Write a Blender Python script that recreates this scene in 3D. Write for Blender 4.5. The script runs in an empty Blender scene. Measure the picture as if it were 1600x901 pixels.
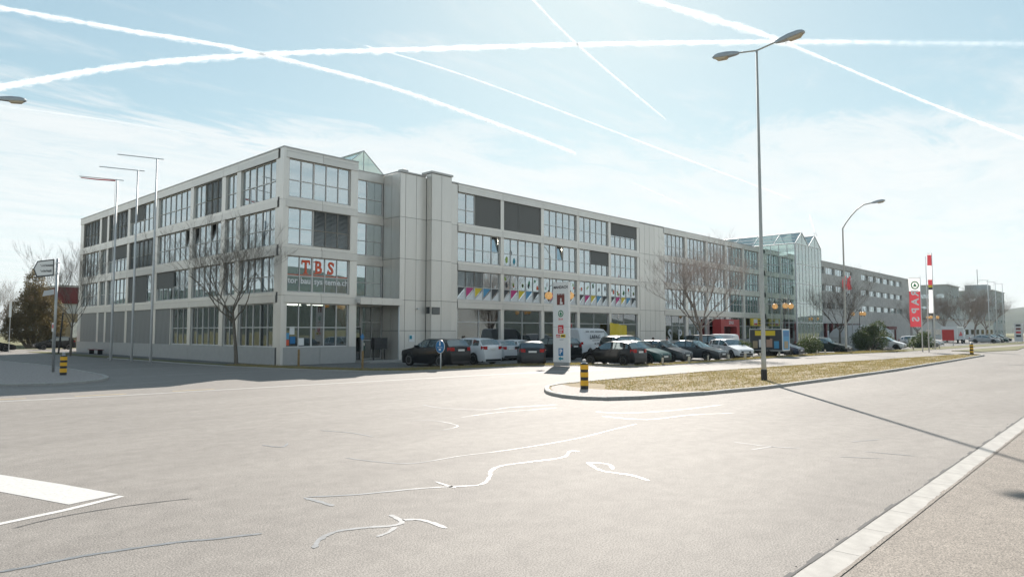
import bpy, math, random
import numpy as np
from mathutils import Vector, Matrix
random.seed(7); rng = np.random.default_rng(7)
R = math.radians
sc = bpy.context.scene
col = sc.collection

# ------------------------------------------------------------------ camera, sky, sun, exposure
cam = bpy.data.cameras.new('camera'); camo = bpy.data.objects.new('camera', cam); col.objects.link(camo)
cam.sensor_width = 36.0; cam.lens = 36.0 * 1073 / 1600; cam.clip_end = 40000; cam.clip_start = 0.05
camo.location = (0, 0, 2.1); camo.rotation_euler = (R(90 + 3.57), 0, R(42.8 - 90))
sc.camera = camo
SUN_EL, SUN_AZ = R(34.0), math.atan2(0.58, 0.81)          # azimuth of the sun from +X towards +Y
sun = bpy.data.lights.new('sun', 'SUN'); suno = bpy.data.objects.new('sun', sun); col.objects.link(suno)
sun.energy = 2.7; sun.angle = R(0.53); sun.color = (1.0, 0.93, 0.85)
sd = Vector((math.cos(SUN_EL) * math.cos(SUN_AZ), math.cos(SUN_EL) * math.sin(SUN_AZ), math.sin(SUN_EL)))
suno.rotation_euler = sd.to_track_quat('Z', 'Y').to_euler(); suno.location = (60, 40, 60)
sc.view_settings.view_transform = 'Standard'; sc.view_settings.look = 'None'
sc.view_settings.exposure = 1.69; sc.view_settings.gamma = 1.0; sc.view_settings.use_curve_mapping = False
sc.cycles.use_denoising = True
sc.cycles.max_bounces = 7; sc.cycles.transparent_max_bounces = 14; sc.cycles.volume_bounces = 1
sc.cycles.caustics_reflective = False; sc.cycles.caustics_refractive = False

w = bpy.data.worlds.new('World'); sc.world = w; w.use_nodes = True
nt = w.node_tree; N = nt.nodes; N.clear()
def wn(t, **k):
    n = N.new(t)
    for a, b in k.items(): setattr(n, a, b)
    return n
def wl(a, b): nt.links.new(a, b)
out = wn('ShaderNodeOutputWorld'); bg = wn('ShaderNodeBackground'); bg.inputs['Strength'].default_value = 0.066
sky = wn('ShaderNodeTexSky', sky_type='NISHITA', sun_disc=False)
sky.sun_elevation = SUN_EL; sky.sun_rotation = R(90) - SUN_AZ
sky.air_density = 1.0; sky.dust_density = 0.35; sky.ozone_density = 1.6
tc = wn('ShaderNodeTexCoord'); sp = wn('ShaderNodeSeparateXYZ'); wl(tc.outputs['Generated'], sp.inputs[0])
def math_(op, a, b=None, c=None, clamp=False):
    n = wn('ShaderNodeMath', operation=op, use_clamp=clamp)
    for i, v in enumerate((a, b, c)):
        if v is None: continue
        if isinstance(v, (int, float)): n.inputs[i].default_value = v
        else: wl(v, n.inputs[i])
    return n.outputs[0]
zc = math_('MAXIMUM', sp.outputs[2], 0.03)
px = math_('DIVIDE', sp.outputs[0], zc); py = math_('DIVIDE', sp.outputs[1], zc)
cb = wn('ShaderNodeCombineXYZ'); wl(px, cb.inputs[0]); wl(py, cb.inputs[1])
mp = wn('ShaderNodeMapping'); mp.inputs['Rotation'].default_value = (0, 0, R(-25)); mp.inputs['Scale'].default_value = (0.55, 1.25, 1)
wl(cb.outputs[0], mp.inputs[0])
def noise(scale, detail, rough, dist=0.0):
    n = wn('ShaderNodeTexNoise'); n.inputs['Scale'].default_value = scale; n.inputs['Detail'].default_value = detail
    n.inputs['Roughness'].default_value = rough; n.inputs['Distortion'].default_value = dist
    wl(mp.outputs[0], n.inputs['Vector']); return n.outputs['Fac']
def smooth(v, a, b):
    n = wn('ShaderNodeMapRange', interpolation_type='SMOOTHSTEP'); wl(v, n.inputs[0])
    n.inputs[1].default_value = a; n.inputs[2].default_value = b; return n.outputs[0]
n1 = noise(0.42, 8, 0.62, 0.6); n2 = noise(1.6, 9, 0.68, 0.9)
cir = smooth(math_('ADD', math_('MULTIPLY', n1, 0.65), math_('MULTIPLY', n2, 0.35)), 0.48, 0.62)      # wispy cirrus
low = smooth(math_('ADD', sp.outputs[2], math_('ADD', math_('MULTIPLY', math_('SUBTRACT', n1, 0.5), 0.34), math_('MULTIPLY', math_('SUBTRACT', n2, 0.5), 0.26))), 0.275, 0.215)  # bank of cloud above the horizon
lowt = math_('MULTIPLY', low, smooth(n2, 0.25, 0.62))
mask = math_('MAXIMUM', math_('MULTIPLY', cir, 0.75), math_('MULTIPLY', math_('ADD', math_('MULTIPLY', low, 0.45), math_('MULTIPLY', lowt, 0.5)), 1.0))
mask = math_('ADD', math_('MULTIPLY', mask, 0.86), 0.14, clamp=True)     # thin veil everywhere
# soft shoulder on the sky's brightness (thin high haze evens out the glow round the sun) and a slight warm-teal balance
tn = wn('ShaderNodeVectorMath', operation='MULTIPLY'); wl(sky.outputs[0], tn.inputs[0]); tn.inputs[1].default_value = (0.81, 1.05, 0.95)
sc1 = wn('ShaderNodeVectorMath', operation='MULTIPLY_ADD'); wl(tn.outputs[0], sc1.inputs[0]); sc1.inputs[1].default_value = (0.125,)*3; sc1.inputs[2].default_value = (1,)*3
dv = wn('ShaderNodeVectorMath', operation='DIVIDE'); wl(tn.outputs[0], dv.inputs[0]); wl(sc1.outputs[0], dv.inputs[1])
mx = wn('ShaderNodeMix', data_type='RGBA'); wl(mask, mx.inputs['Factor']); wl(dv.outputs[0], mx.inputs['A'])
mx.inputs['B'].default_value = (4.45, 4.55, 4.55, 1)
wl(mx.outputs['Result'], bg.inputs[0]); wl(bg.outputs[0], out.inputs[0])

# ------------------------------------------------------------------ materials
MATS = {}
def mat(name, c, rough=0.6, metal=0.0, var=0.0, vscale=3.0, c2=None, bump=0.0, bscale=60.0, emit=None, spec=None, trans=None, stretch=None, detail=4, rand=0.0):
    if name in MATS: return MATS[name]
    m = bpy.data.materials.new(name); m.use_nodes = True; t = m.node_tree; b = t.nodes['Principled BSDF']
    c = tuple(c) + (1,) if len(c) == 3 else c
    b.inputs['Base Color'].default_value = c; b.inputs['Roughness'].default_value = rough; b.inputs['Metallic'].default_value = metal
    if spec is not None: b.inputs['Specular IOR Level'].default_value = spec
    if emit: b.inputs['Emission Color'].default_value = tuple(emit[0]) + (1,); b.inputs['Emission Strength'].default_value = emit[1]
    co = t.nodes.new('ShaderNodeTexCoord'); vec = co.outputs['Object']
    if stretch:
        mpp = t.nodes.new('ShaderNodeMapping'); mpp.inputs['Scale'].default_value = stretch; t.links.new(vec, mpp.inputs[0]); vec = mpp.outputs[0]
    if var or c2:
        n = t.nodes.new('ShaderNodeTexNoise'); n.inputs['Scale'].default_value = vscale; n.inputs['Detail'].default_value = detail; n.inputs['Roughness'].default_value = 0.65
        t.links.new(vec, n.inputs['Vector'])
        r = t.nodes.new('ShaderNodeValToRGB'); r.color_ramp.elements[0].position = 0.32; r.color_ramp.elements[1].position = 0.68
        a = c2 + (1,) if c2 else tuple(x * (1 + var) for x in c[:3]) + (1,)
        d = c if c2 else tuple(x * (1 - var) for x in c[:3]) + (1,)
        r.color_ramp.elements[0].color = d; r.color_ramp.elements[1].color = a
        t.links.new(n.outputs['Fac'], r.inputs[0]); t.links.new(r.outputs[0], b.inputs['Base Color'])
    if rand:
        oi = t.nodes.new('ShaderNodeObjectInfo'); rr = t.nodes.new('ShaderNodeMapRange'); rr.inputs[3].default_value = 1-rand; rr.inputs[4].default_value = 1+rand*.6; t.links.new(oi.outputs['Random'], rr.inputs[0])
        hs = t.nodes.new('ShaderNodeHueSaturation'); t.links.new(rr.outputs[0], hs.inputs['Value']); src = b.inputs['Base Color'].links[0].from_socket; t.links.new(src, hs.inputs['Color']); t.links.new(hs.outputs[0], b.inputs['Base Color'])
    if bump:
        n = t.nodes.new('ShaderNodeTexNoise'); n.inputs['Scale'].default_value = bscale; n.inputs['Detail'].default_value = 5
        t.links.new(vec, n.inputs['Vector']); bp = t.nodes.new('ShaderNodeBump'); bp.inputs['Strength'].default_value = bump; bp.inputs['Distance'].default_value = 0.02
        t.links.new(n.outputs['Fac'], bp.inputs['Height']); t.links.new(bp.outputs[0], b.inputs['Normal'])
    if trans:      # leaf / fabric / globe: part of the light passes through
        tr = t.nodes.new('ShaderNodeBsdfTranslucent'); tr.inputs[0].default_value = tuple(trans[0]) + (1,)
        ms = t.nodes.new('ShaderNodeMixShader'); ms.inputs[0].default_value = trans[1]
        t.links.new(b.outputs[0], ms.inputs[1]); t.links.new(tr.outputs[0], ms.inputs[2]); t.links.new(ms.outputs[0], t.nodes['Material Output'].inputs[0])
    MATS[name] = m; return m

def glass(name, tint, base, rough=0.0, gcol=(0.93, 0.97, 1.0)):
    m = bpy.data.materials.new(name); m.use_nodes = True; t = m.node_tree; t.nodes.remove(t.nodes['Principled BSDF'])
    tr = t.nodes.new('ShaderNodeBsdfTransparent'); tr.inputs[0].default_value = tint + (1,)
    gl = t.nodes.new('ShaderNodeBsdfGlossy'); gl.inputs['Roughness'].default_value = rough; gl.inputs[0].default_value = gcol + (1,)
    fr = t.nodes.new('ShaderNodeFresnel'); fr.inputs[0].default_value = 1.5
    ad = t.nodes.new('ShaderNodeMath'); ad.operation = 'MULTIPLY_ADD'; ad.inputs[1].default_value = 1 - base; ad.inputs[2].default_value = base; ad.use_clamp = True
    t.links.new(fr.outputs[0], ad.inputs[0])
    ms = t.nodes.new('ShaderNodeMixShader'); t.links.new(ad.outputs[0], ms.inputs[0]); t.links.new(tr.outputs[0], ms.inputs[1]); t.links.new(gl.outputs[0], ms.inputs[2])
    t.links.new(ms.outputs[0], t.nodes['Material Output'].inputs[0]); MATS[name] = m; return m

def asphalt(name, c, c2, big=0.25):
    m = bpy.data.materials.new(name); m.use_nodes = True; t = m.node_tree; b = t.nodes['Principled BSDF']; L = t.links.new
    co = t.nodes.new('ShaderNodeTexCoord')
    def nz(s, d, r=0.6, st=None):
        v = co.outputs['Object']
        if st:
            q = t.nodes.new('ShaderNodeMapping'); q.inputs['Scale'].default_value = st; L(v, q.inputs[0]); v = q.outputs[0]
        n = t.nodes.new('ShaderNodeTexNoise'); n.inputs['Scale'].default_value = s; n.inputs['Detail'].default_value = d; n.inputs['Roughness'].default_value = r
        L(v, n.inputs['Vector']); return n.outputs['Fac']
    def ramp(v, p0, p1, a, d):
        r = t.nodes.new('ShaderNodeValToRGB'); r.color_ramp.elements[0].position = p0; r.color_ramp.elements[1].position = p1
        r.color_ramp.elements[0].color = a + (1,); r.color_ramp.elements[1].color = d + (1,); L(v, r.inputs[0]); return r.outputs[0]
    base = ramp(nz(0.35, 5, 0.6, (0.35, 1.6, 1)), 0.3, 0.7, c, c2)       # long worn lanes
    sp_ = ramp(nz(62, 3, 0.75), 0.36, 0.64, (0.40, 0.40, 0.40), (1.50, 1.48, 1.43))    # aggregate
    sp2 = ramp(nz(3.2, 6, 0.75), 0.3, 0.7, (0.84, 0.84, 0.84), (1.13, 1.13, 1.13))
    m1 = t.nodes.new('ShaderNodeMix'); m1.data_type = 'RGBA'; m1.blend_type = 'MULTIPLY'; m1.inputs[0].default_value = 1; L(base, m1.inputs[6]); L(sp_, m1.inputs[7])
    m2 = t.nodes.new('ShaderNodeMix'); m2.data_type = 'RGBA'; m2.blend_type = 'MULTIPLY'; m2.inputs[0].default_value = 1; L(m1.outputs[2], m2.inputs[6]); L(sp2, m2.inputs[7])
    L(m2.outputs[2], b.inputs['Base Color']); b.inputs['Roughness'].default_value = 0.75; b.inputs['Specular IOR Level'].default_value = 0.2
    bp = t.nodes.new('ShaderNodeBump'); bp.inputs['Strength'].default_value = 0.25; bp.inputs['Distance'].default_value = 0.005
    L(nz(62, 3, 0.75), bp.inputs['Height']); L(bp.outputs[0], b.inputs['Normal']); MATS[name] = m; return m

asphalt('asphalt_road', (0.222, 0.206, 0.193), (0.278, 0.259, 0.242))
asphalt('asphalt_pavement', (0.232, 0.206, 0.182), (0.265, 0.236, 0.209))
asphalt('asphalt_lot', (0.15, 0.15, 0.148), (0.19, 0.188, 0.184))
M = dict(
    clad=mat('cladding', (0.76, 0.73, 0.685), 0.36, 0.55, var=0.045, vscale=1.6, stretch=(1, 1, 0.16), detail=7, rand=.06),
    clad2=mat('cladding_spandrel', (0.70, 0.675, 0.635), 0.36, 0.55, var=0.045, vscale=1.3, stretch=(1, 1, 0.5), detail=7, rand=.06),
    joint=mat('joint_dark', (0.05, 0.05, 0.05), 0.8),
    frame=mat('window_frame_grey', (0.68, 0.665, 0.64), 0.45, 0.0),
    coping=mat('coping_metal', (0.46, 0.45, 0.43), 0.35, 0.5),
    plinth=mat('plinth_panel', (0.40, 0.395, 0.38), 0.5, 0.0, var=0.06),
    panel_d=mat('dark_wall_panel', (0.23, 0.23, 0.22), 0.55, var=0.08, vscale=1.5, stretch=(1, 1, .2)),
    core=mat('interior_wall', (0.34, 0.33, 0.30), 0.9, var=0.35, vscale=0.7),
    slab=mat('interior_slab', (0.42, 0.42, 0.40), 0.9),
    screen=mat('roller_screen', (0.17, 0.168, 0.16), 0.8, var=0.05, vscale=20, stretch=(1, 1, .02)),
    slat=mat('blind_slat', (0.30, 0.295, 0.28), 0.5, 0.3),
    curtain=mat('curtain_white', (0.75, 0.76, 0.74), 0.9, trans=((0.8, 0.8, 0.8), 0.4)),
    roofing=mat('roof_gravel', (0.25, 0.24, 0.23), 0.9, var=0.2, vscale=8),
    tube=mat('light_tube', (0.9, 0.9, 0.85), 0.5, emit=((1.0, 0.95, 0.8), 4.0)),
    concrete=mat('ribbed_concrete', (0.52, 0.505, 0.48), 0.85, var=0.14, vscale=1.4, bump=0.3, bscale=25),
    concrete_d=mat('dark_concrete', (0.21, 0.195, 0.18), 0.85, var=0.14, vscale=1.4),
    kerb=mat('kerb_granite', (0.36, 0.345, 0.32), 0.8, var=0.16, vscale=14, bump=0.25, bscale=70),
    gutter=mat('gutter_concrete', (0.35, 0.335, 0.31), 0.8, var=0.14, vscale=5, bump=0.25, bscale=90, detail=8),
    cobble=mat('cobbles', (0.20, 0.175, 0.16), 0.85, c2=(0.42, 0.375, 0.345), vscale=11, bump=0.9, bscale=14),
    paint=mat('road_paint_white', (0.44, 0.43, 0.41), 0.6, c2=(0.60, 0.59, 0.565), vscale=22, detail=8),
    paint_worn=mat('road_paint_worn', (0.40, 0.385, 0.36), 0.7, c2=(0.74, 0.73, 0.70), vscale=35),
    paint_y=mat('road_paint_yellow', (0.62, 0.43, 0.16), 0.6, c2=(0.42, 0.35, 0.25), vscale=30),
    tar=mat('bitumen_seal', (0.16, 0.167, 0.175), 0.48, spec=0.8, var=0.25, vscale=8),
    crack=mat('crack_dark', (0.10, 0.098, 0.095), 0.9),
    dirt=mat('soil', (0.19, 0.145, 0.085), 0.95, c2=(0.30, 0.235, 0.13), vscale=2.2, bump=0.6, bscale=18, detail=8),
    lawn=mat('lawn_ground', (0.085, 0.095, 0.032), 0.95, c2=(0.17, 0.15, 0.06), vscale=0.6, bump=0.5, bscale=20, detail=8),
    dry=mat('grass_dry', (0.40, 0.305, 0.185), 0.8, c2=(0.27, 0.215, 0.11), vscale=1.2, trans=((0.42, 0.33, 0.13), 0.35)),
    green=mat('grass_green', (0.16, 0.17, 0.05), 0.8, c2=(0.34, 0.27, 0.12), vscale=0.9, trans=((0.28, 0.28, 0.07), 0.35)),
    galv=mat('galvanised_steel', (0.43, 0.44, 0.44), 0.45, 0.6, var=0.08, vscale=9),
    pole_c=mat('lamp_pole_grey', (0.50, 0.49, 0.45), 0.55, 0.2, var=0.08, vscale=4),
    white_m=mat('white_coated_metal', (0.72, 0.73, 0.73), 0.4),
    lens=mat('lamp_lens', (0.75, 0.66, 0.52), 0.3, trans=((0.85, 0.78, 0.62), 0.5)),
    black=mat('black_plastic', (0.022, 0.022, 0.024), 0.5),
    yellow=mat('bollard_yellow', (0.80, 0.43, 0.02), 0.45, var=0.05, vscale=6),
    bark=mat('bark', (0.13, 0.108, 0.088), 0.9, c2=(0.22, 0.185, 0.15), vscale=9, bump=0.5, bscale=30),
    bark_l=mat('bark_light', (0.19, 0.15, 0.125), 0.9, c2=(0.30, 0.25, 0.215), vscale=7),
    twig_pink=mat('budding_twigs', (0.38, 0.32, 0.29), 0.85, c2=(0.50, 0.43, 0.39), vscale=2.0),
    leaf=mat('evergreen_leaf', (0.022, 0.042, 0.012), 0.55, c2=(0.075, 0.10, 0.028), vscale=1.8, trans=((0.10, 0.14, 0.03), 0.25)),
    leaf_b=mat('brownish_leaf', (0.10, 0.075, 0.032), 0.7, c2=(0.20, 0.145, 0.062), vscale=1.5, trans=((0.22, 0.17, 0.07), 0.3)),
    wood=mat('weathered_wood', (0.26, 0.17, 0.075), 0.8, var=0.2, vscale=6),
    stake=mat('pale_stake', (0.56, 0.50, 0.40), 0.8, var=0.12, vscale=9),
    red=mat('red_panel', (0.50, 0.035, 0.035), 0.45), redd=mat('dark_red_fascia', (0.16, 0.022, 0.022), 0.6),
    sign_w=mat('sign_white', (0.84, 0.84, 0.83), 0.4), sign_g=mat('sign_grey', (0.52, 0.54, 0.56), 0.45),
    ink=mat('ink_dark', (0.03, 0.03, 0.035), 0.6), teal=mat('print_teal', (0.02, 0.30, 0.40), 0.5),
    blue=mat('sign_blue', (0.02, 0.18, 0.42), 0.4), brown=mat('print_brown', (0.20, 0.045, 0.035), 0.5),
    pgreen=mat('print_green', (0.02, 0.24, 0.10), 0.5), pred=mat('print_red', (0.62, 0.03, 0.04), 0.5), porange=mat('print_orange', (0.78, 0.12, 0.05), 0.5),
    pyellow=mat('print_yellow', (0.83, 0.62, 0.03), 0.5), pmag=mat('print_magenta', (0.60, 0.03, 0.22), 0.5), pblue=mat('print_blue', (0.08, 0.32, 0.55), 0.5),
    pwhite=mat('print_white', (0.86, 0.86, 0.86), 0.5), pdark=mat('print_dark', (0.05, 0.055, 0.06), 0.5), pgrn2=mat('print_lime', (0.32, 0.45, 0.08), 0.5),
    globe=mat('globe_opal', (0.80, 0.62, 0.38), 0.25, trans=((0.95, 0.72, 0.42), 0.6)),
    cloth_r=mat('flag_red', (0.60, 0.06, 0.075), 0.8, trans=((0.55, 0.08, 0.10), 0.28)), cloth_w=mat('flag_white', (0.80, 0.80, 0.80), 0.8, trans=((0.85, 0.85, 0.85), 0.5)),
    tyre=mat('tyre_rubber', (0.018, 0.018, 0.018), 0.8), rim=mat('alloy_rim', (0.52, 0.53, 0.54), 0.35, 0.7), under=mat('underbody', (0.012, 0.012, 0.012), 0.8),
    lamp_r=mat('tail_lamp', (0.40, 0.012, 0.015), 0.15), lamp_w=mat('head_lamp', (0.72, 0.75, 0.77), 0.08, 0.3), plate=mat('licence_plate', (0.75, 0.75, 0.73), 0.5),
    skin=mat('skin', (0.50, 0.31, 0.23), 0.6), hair=mat('hair_dark', (0.03, 0.022, 0.018), 0.7), shirt=mat('shirt_pale', (0.66, 0.66, 0.65), 0.85), trousers=mat('trousers_dark', (0.05, 0.055, 0.07), 0.85), jacket=mat('jacket_grey', (0.30, 0.27, 0.26), 0.85),
    tan=mat('tan_render', (0.46, 0.36, 0.23), 0.85, var=0.06), bwhite=mat('render_white', (0.62, 0.62, 0.60), 0.85, var=0.05), bgrey=mat('render_grey', (0.44, 0.46, 0.46), 0.85, var=0.06),
    forest=mat('forest_hill', (0.016, 0.028, 0.018), 0.95, c2=(0.042, 0.052, 0.030), vscale=0.03, detail=10),
    hedge_far=mat('far_hedge', (0.10, 0.075, 0.055), 0.9, c2=(0.17, 0.13, 0.09), vscale=0.8),
)
glass('window_glass', (0.50, 0.55, 0.55), 0.50, 0.0, (0.86, 0.96, 1.0)); glass('shop_glass', (0.45, 0.49, 0.48), 0.17); glass('atrium_glass', (0.76, 0.85, 0.83), 0.36, 0.0, (0.90, 1.0, 0.98)); glass('car_glass', (0.12, 0.15, 0.155), 0.17, 0.0, (0.80, 0.95, 1.0))
def paintm(name, c, rough=0.28):
    m = mat(name, c, rough)
    b = m.node_tree.nodes['Principled BSDF']; b.inputs['Coat Weight'].default_value = 0.4; b.inputs['Coat Roughness'].default_value = 0.05; b.inputs['Specular IOR Level'].default_value = 0.15; return m

# ------------------------------------------------------------------ mesh helpers
class MB:
    def __init__(s): s.v = []; s.f = []; s.m = []; s.mi = 0
    def add(s, vs, fs):
        o = len(s.v); s.v += [tuple(p) for p in vs]
        for f in fs: s.f.append(tuple(i + o for i in f)); s.m.append(s.mi)
        return s
    def box(s, x0, x1, y0, y1, z0, z1):
        return s.add([(x0,y0,z0),(x1,y0,z0),(x1,y1,z0),(x0,y1,z0),(x0,y0,z1),(x1,y0,z1),(x1,y1,z1),(x0,y1,z1)],
                     [(3,2,1,0),(4,5,6,7),(0,1,5,4),(1,2,6,5),(2,3,7,6),(3,0,4,7)])
    def prism(s, poly, z0, z1):
        n = len(poly); a = sum(poly[i][0]*poly[(i+1)%n][1]-poly[(i+1)%n][0]*poly[i][1] for i in range(n))
        if a < 0: poly = poly[::-1]
        vs = [(p[0],p[1],z0) for p in poly] + [(p[0],p[1],z1) for p in poly]
        return s.add(vs, [tuple(range(n-1,-1,-1)), tuple(range(n,2*n))] + [(i,(i+1)%n,n+(i+1)%n,n+i) for i in range(n)])
    def tube(s, pts, rad, n=8, cap=True):
        pts = [Vector(p) for p in pts]; rad = rad if isinstance(rad, (list, tuple)) else [rad]*len(pts)
        o = len(s.v); ref = None
        for i, p in enumerate(pts):
            d = (pts[min(i+1,len(pts)-1)] - pts[max(i-1,0)]).normalized()
            if ref is None: ref = Vector((0,0,1)) if abs(d.z) < 0.9 else Vector((1,0,0))
            a = (ref - d*ref.dot(d)).normalized(); b = d.cross(a); ref = a
            for k in range(n):
                t = 2*math.pi*k/n; q = p + (a*math.cos(t)+b*math.sin(t))*rad[i]; s.v.append(tuple(q))
        for i in range(len(pts)-1):
            for k in range(n):
                a0 = o+i*n+k; a1 = o+i*n+(k+1)%n; s.f.append((a0,a1,a1+n,a0+n)); s.m.append(s.mi)
        if cap:
            s.f.append(tuple(o+k for k in range(n-1,-1,-1))); s.m.append(s.mi)
            s.f.append(tuple(o+(len(pts)-1)*n+k for k in range(n))); s.m.append(s.mi)
        return s
    def lathe(s, prof, c=(0,0,0), n=16, axis='z'):
        o = len(s.v)
        for r, z in prof:
            for k in range(n):
                t = 2*math.pi*k/n; x, y = r*math.cos(t), r*math.sin(t)
                p = (x,y,z) if axis == 'z' else ((x,z,y) if axis == 'y' else (z,x,y))
                s.v.append((c[0]+p[0],c[1]+p[1],c[2]+p[2]))
        for i in range(len(prof)-1):
            for k in range(n):
                a0=o+i*n+k; a1=o+i*n+(k+1)%n; s.f.append((a0,a1,a1+n,a0+n)); s.m.append(s.mi)
        s.f.append(tuple(o+k for k in range(n-1,-1,-1))); s.m.append(s.mi)
        s.f.append(tuple(o+(len(prof)-1)*n+k for k in range(n))); s.m.append(s.mi)
        return s
    def mesh(s, name, mats, smooth=False):
        me = bpy.data.meshes.new(name); me.from_pydata(s.v, [], s.f)
        for m in (mats if isinstance(mats, (list, tuple)) else [mats]): me.materials.append(M[m] if isinstance(m, str) and m in M else (MATS[m] if isinstance(m, str) else m))
        me.polygons.foreach_set('material_index', s.m)
        if smooth: me.polygons.foreach_set('use_smooth', [True]*len(s.f))
        me.update(); return me
    def build(s, name, mats, parent=None, smooth=False, loc=None, local=False):
        """vertices are world coordinates unless local; the object's origin is put at the parent or at loc"""
        if not local:
            o = Vector(loc) if loc is not None else (wloc(parent) if parent else Vector((0,0,0)))
            s.v = [(p[0]-o.x, p[1]-o.y, p[2]-o.z) for p in s.v]
            ob = link(name, s.mesh(name, mats, smooth), parent)
            ob.location = o - (wloc(parent) if parent else Vector((0,0,0)))
        else:
            ob = link(name, s.mesh(name, mats, smooth), parent)
            if loc is not None: ob.location = loc
        return ob
def link(name, data, parent=None):
    o = bpy.data.objects.new(name, data); col.objects.link(o)
    if parent: o.parent = parent
    return o
def wloc(o):
    v = Vector((0,0,0))
    while o: v = v + o.location; o = o.parent
    return v
def tag(o, label, cat, group=None):
    o['label'] = label; o['category'] = cat
    if group: o['group'] = group
    return o
def thing(name, label, cat, loc=(0,0,0), rz=0.0, group=None):
    o = link(name, None); o.location = loc; o.rotation_euler = (0,0,rz); o.empty_display_size = 0.3
    return tag(o, label, cat, group)
def struct(o): o['kind'] = 'structure'; return o
def stuff(o, label=None, cat=None):
    o['kind'] = 'stuff'
    if label: tag(o, label, cat)
    return o
BOX = {}
def piece(name, x0, x1, y0, y1, z0, z1, m, parent):
    """a box piece in world coordinates sharing mesh data with its equals"""
    k = (name, round(x1-x0,3), round(y1-y0,3), round(z1-z0,3), m)
    if k not in BOX:
        a, b, c = (x1-x0)/2, (y1-y0)/2, (z1-z0)/2; BOX[k] = MB().box(-a,a,-b,b,-c,c).mesh(name, m)
    o = link(name, BOX[k], parent); o.location = Vector(((x0+x1)/2,(y0+y1)/2,(z0+z1)/2)) - wloc(parent); return o
def text(body, size, m, parent, mtx, name='lettering', ext=0.004, align='CENTER', sx=1.0, mirror=False, bold=0.0):
    cu = bpy.data.curves.new(name, 'FONT'); cu.body = body; cu.size = size; cu.extrude = ext; cu.align_x = align; cu.align_y = 'CENTER'; cu.resolution_u = 3; cu.offset = bold
    t = bpy.data.objects.new('tmp', cu); me = bpy.data.meshes.new_from_object(t); bpy.data.objects.remove(t); bpy.data.curves.remove(cu)
    me.transform(Matrix.Diagonal((-sx if mirror else sx, 1, 1, 1)));
    me.materials.clear(); me.materials.append(M[m]); me.name = name
    o = link(name, me, parent); o.matrix_local = mtx; return o
def frame_mtx(loc, right, up):
    r = Vector(right).normalized(); u = Vector(up).normalized(); n = r.cross(u)
    return Matrix.Translation(Vector(loc)) @ Matrix((r, u, n)).transposed().to_4x4()
def np_mesh(name, V, F, m, nper):
    me = bpy.data.meshes.new(name); me.vertices.add(len(V)); me.vertices.foreach_set('co', V.astype(np.float32).ravel())
    me.loops.add(F.size); me.loops.foreach_set('vertex_index', F.astype(np.int32).ravel())
    me.polygons.add(len(F)); me.polygons.foreach_set('loop_start', np.arange(0, F.size, nper, dtype=np.int32)); me.polygons.foreach_set('loop_total', np.full(len(F), nper, dtype=np.int32))
    me.materials.append(M[m]); me.update(calc_edges=True); return me

# ------------------------------------------------------------------ ground, roads, islands
def sheet(name, poly, z, m):
    return struct(MB().add([(x,y,z) for x,y in poly], [tuple(range(len(poly)))]).build(name, m))
def ccw(p):
    a = sum(p[i][0]*p[(i+1)%len(p)][1]-p[(i+1)%len(p)][0]*p[i][1] for i in range(len(p))); return p if a > 0 else p[::-1]
sheet('ground', [(-1250,-1250),(1250,-1250),(1250,1250),(-1250,1250)], -0.06, 'lawn')
VERGE = [(17.9,84),(18.1,60),(18.4,46),(18.7,41),(19.4,37),(20.3,32.8),(21.2,30.5),(22.7,28.5),(25,28.1),(28.8,27.9),(32.6,26.7),(34.5,24.6),(35.0,22.3),(37,21.9),(42.2,21.7),(52.5,21.6),(66,20.9),(81,18.6),(108,17.4),(143,15.6),(240,12),(420,5)]
road = ccw([(-140,2.33),(420,2.33)] + VERGE[::-1] + [(17.9,84),(60,84),(60,97),(-90,97),(-90,84),(-3,84),(-3,38),(-8,28),(-20,25),(-140,24)])
sheet('road', road, 0.0, 'asphalt_road')
sheet('pavement', [(-140,-14),(420,-14),(420,2.03),(-140,2.03)], 0.012, 'asphalt_pavement')
# concrete gutter of separate stones along the pavement
gut = struct(MB().box(-140,420,2.035,2.325,-0.05,-0.004).build('gutter', 'crack'))
xx = -6.0; gi = 0
while xx < 70:
    L_ = 1.0 if xx < 40 else 2.0
    piece('gutter_stone', xx+0.004, xx+L_-0.004, 2.045, 2.318, -0.05, 0.016, 'gutter', gut); xx += L_
piece('gutter_stone', 70, 420, 2.045, 2.318, -0.05, 0.016, 'gutter', gut)
# dirt line between gutter and road
s = MB(); x = -5.0
while x < 45:
    a = 2.335 + random.uniform(0, .012); b = a + random.uniform(.012, .05); s.add([(x,a,.0045),(x+.36,a,.0045),(x+.36,b+random.uniform(-.01,.01),.0045),(x,b,.0045)], [(0,1,2,3)]); x += .36
struct(s.build('gutter_dirt', 'crack'))
s = MB(); x = -5.0                     # pavement asphalt creeping raggedly over the gutter edge
while x < 45:
    a = 2.02; b = 2.05 + abs(random.gauss(0,.010)); c_ = 2.05 + abs(random.gauss(0,.010)); s.add([(x,a,.0195),(x+.22,a,.0195),(x+.22,c_,.0195),(x,b,.0195)], [(0,1,2,3)]); x += .22
struct(s.build('pavement_edge', 'asphalt_pavement'))

# forecourt and parking lot
lot = [(22.3,30.5),(25,30.2),(34,29.0),(35.2,27.0),(35.15,22.9),(52.5,22.6),(66,22.0),(81,21.2),(108,20.4),(143,19.5),(230,17),(230,60),(19.8,60),(19.8,40.5),(20.7,34)]
sheet('parking_lot', ccw(lot), 0.010, 'asphalt_lot')
sheet('side_forecourt', [(18.9,60),(21.4,60),(21.4,83),(18.6,83)], 0.006, 'asphalt_lot')
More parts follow.
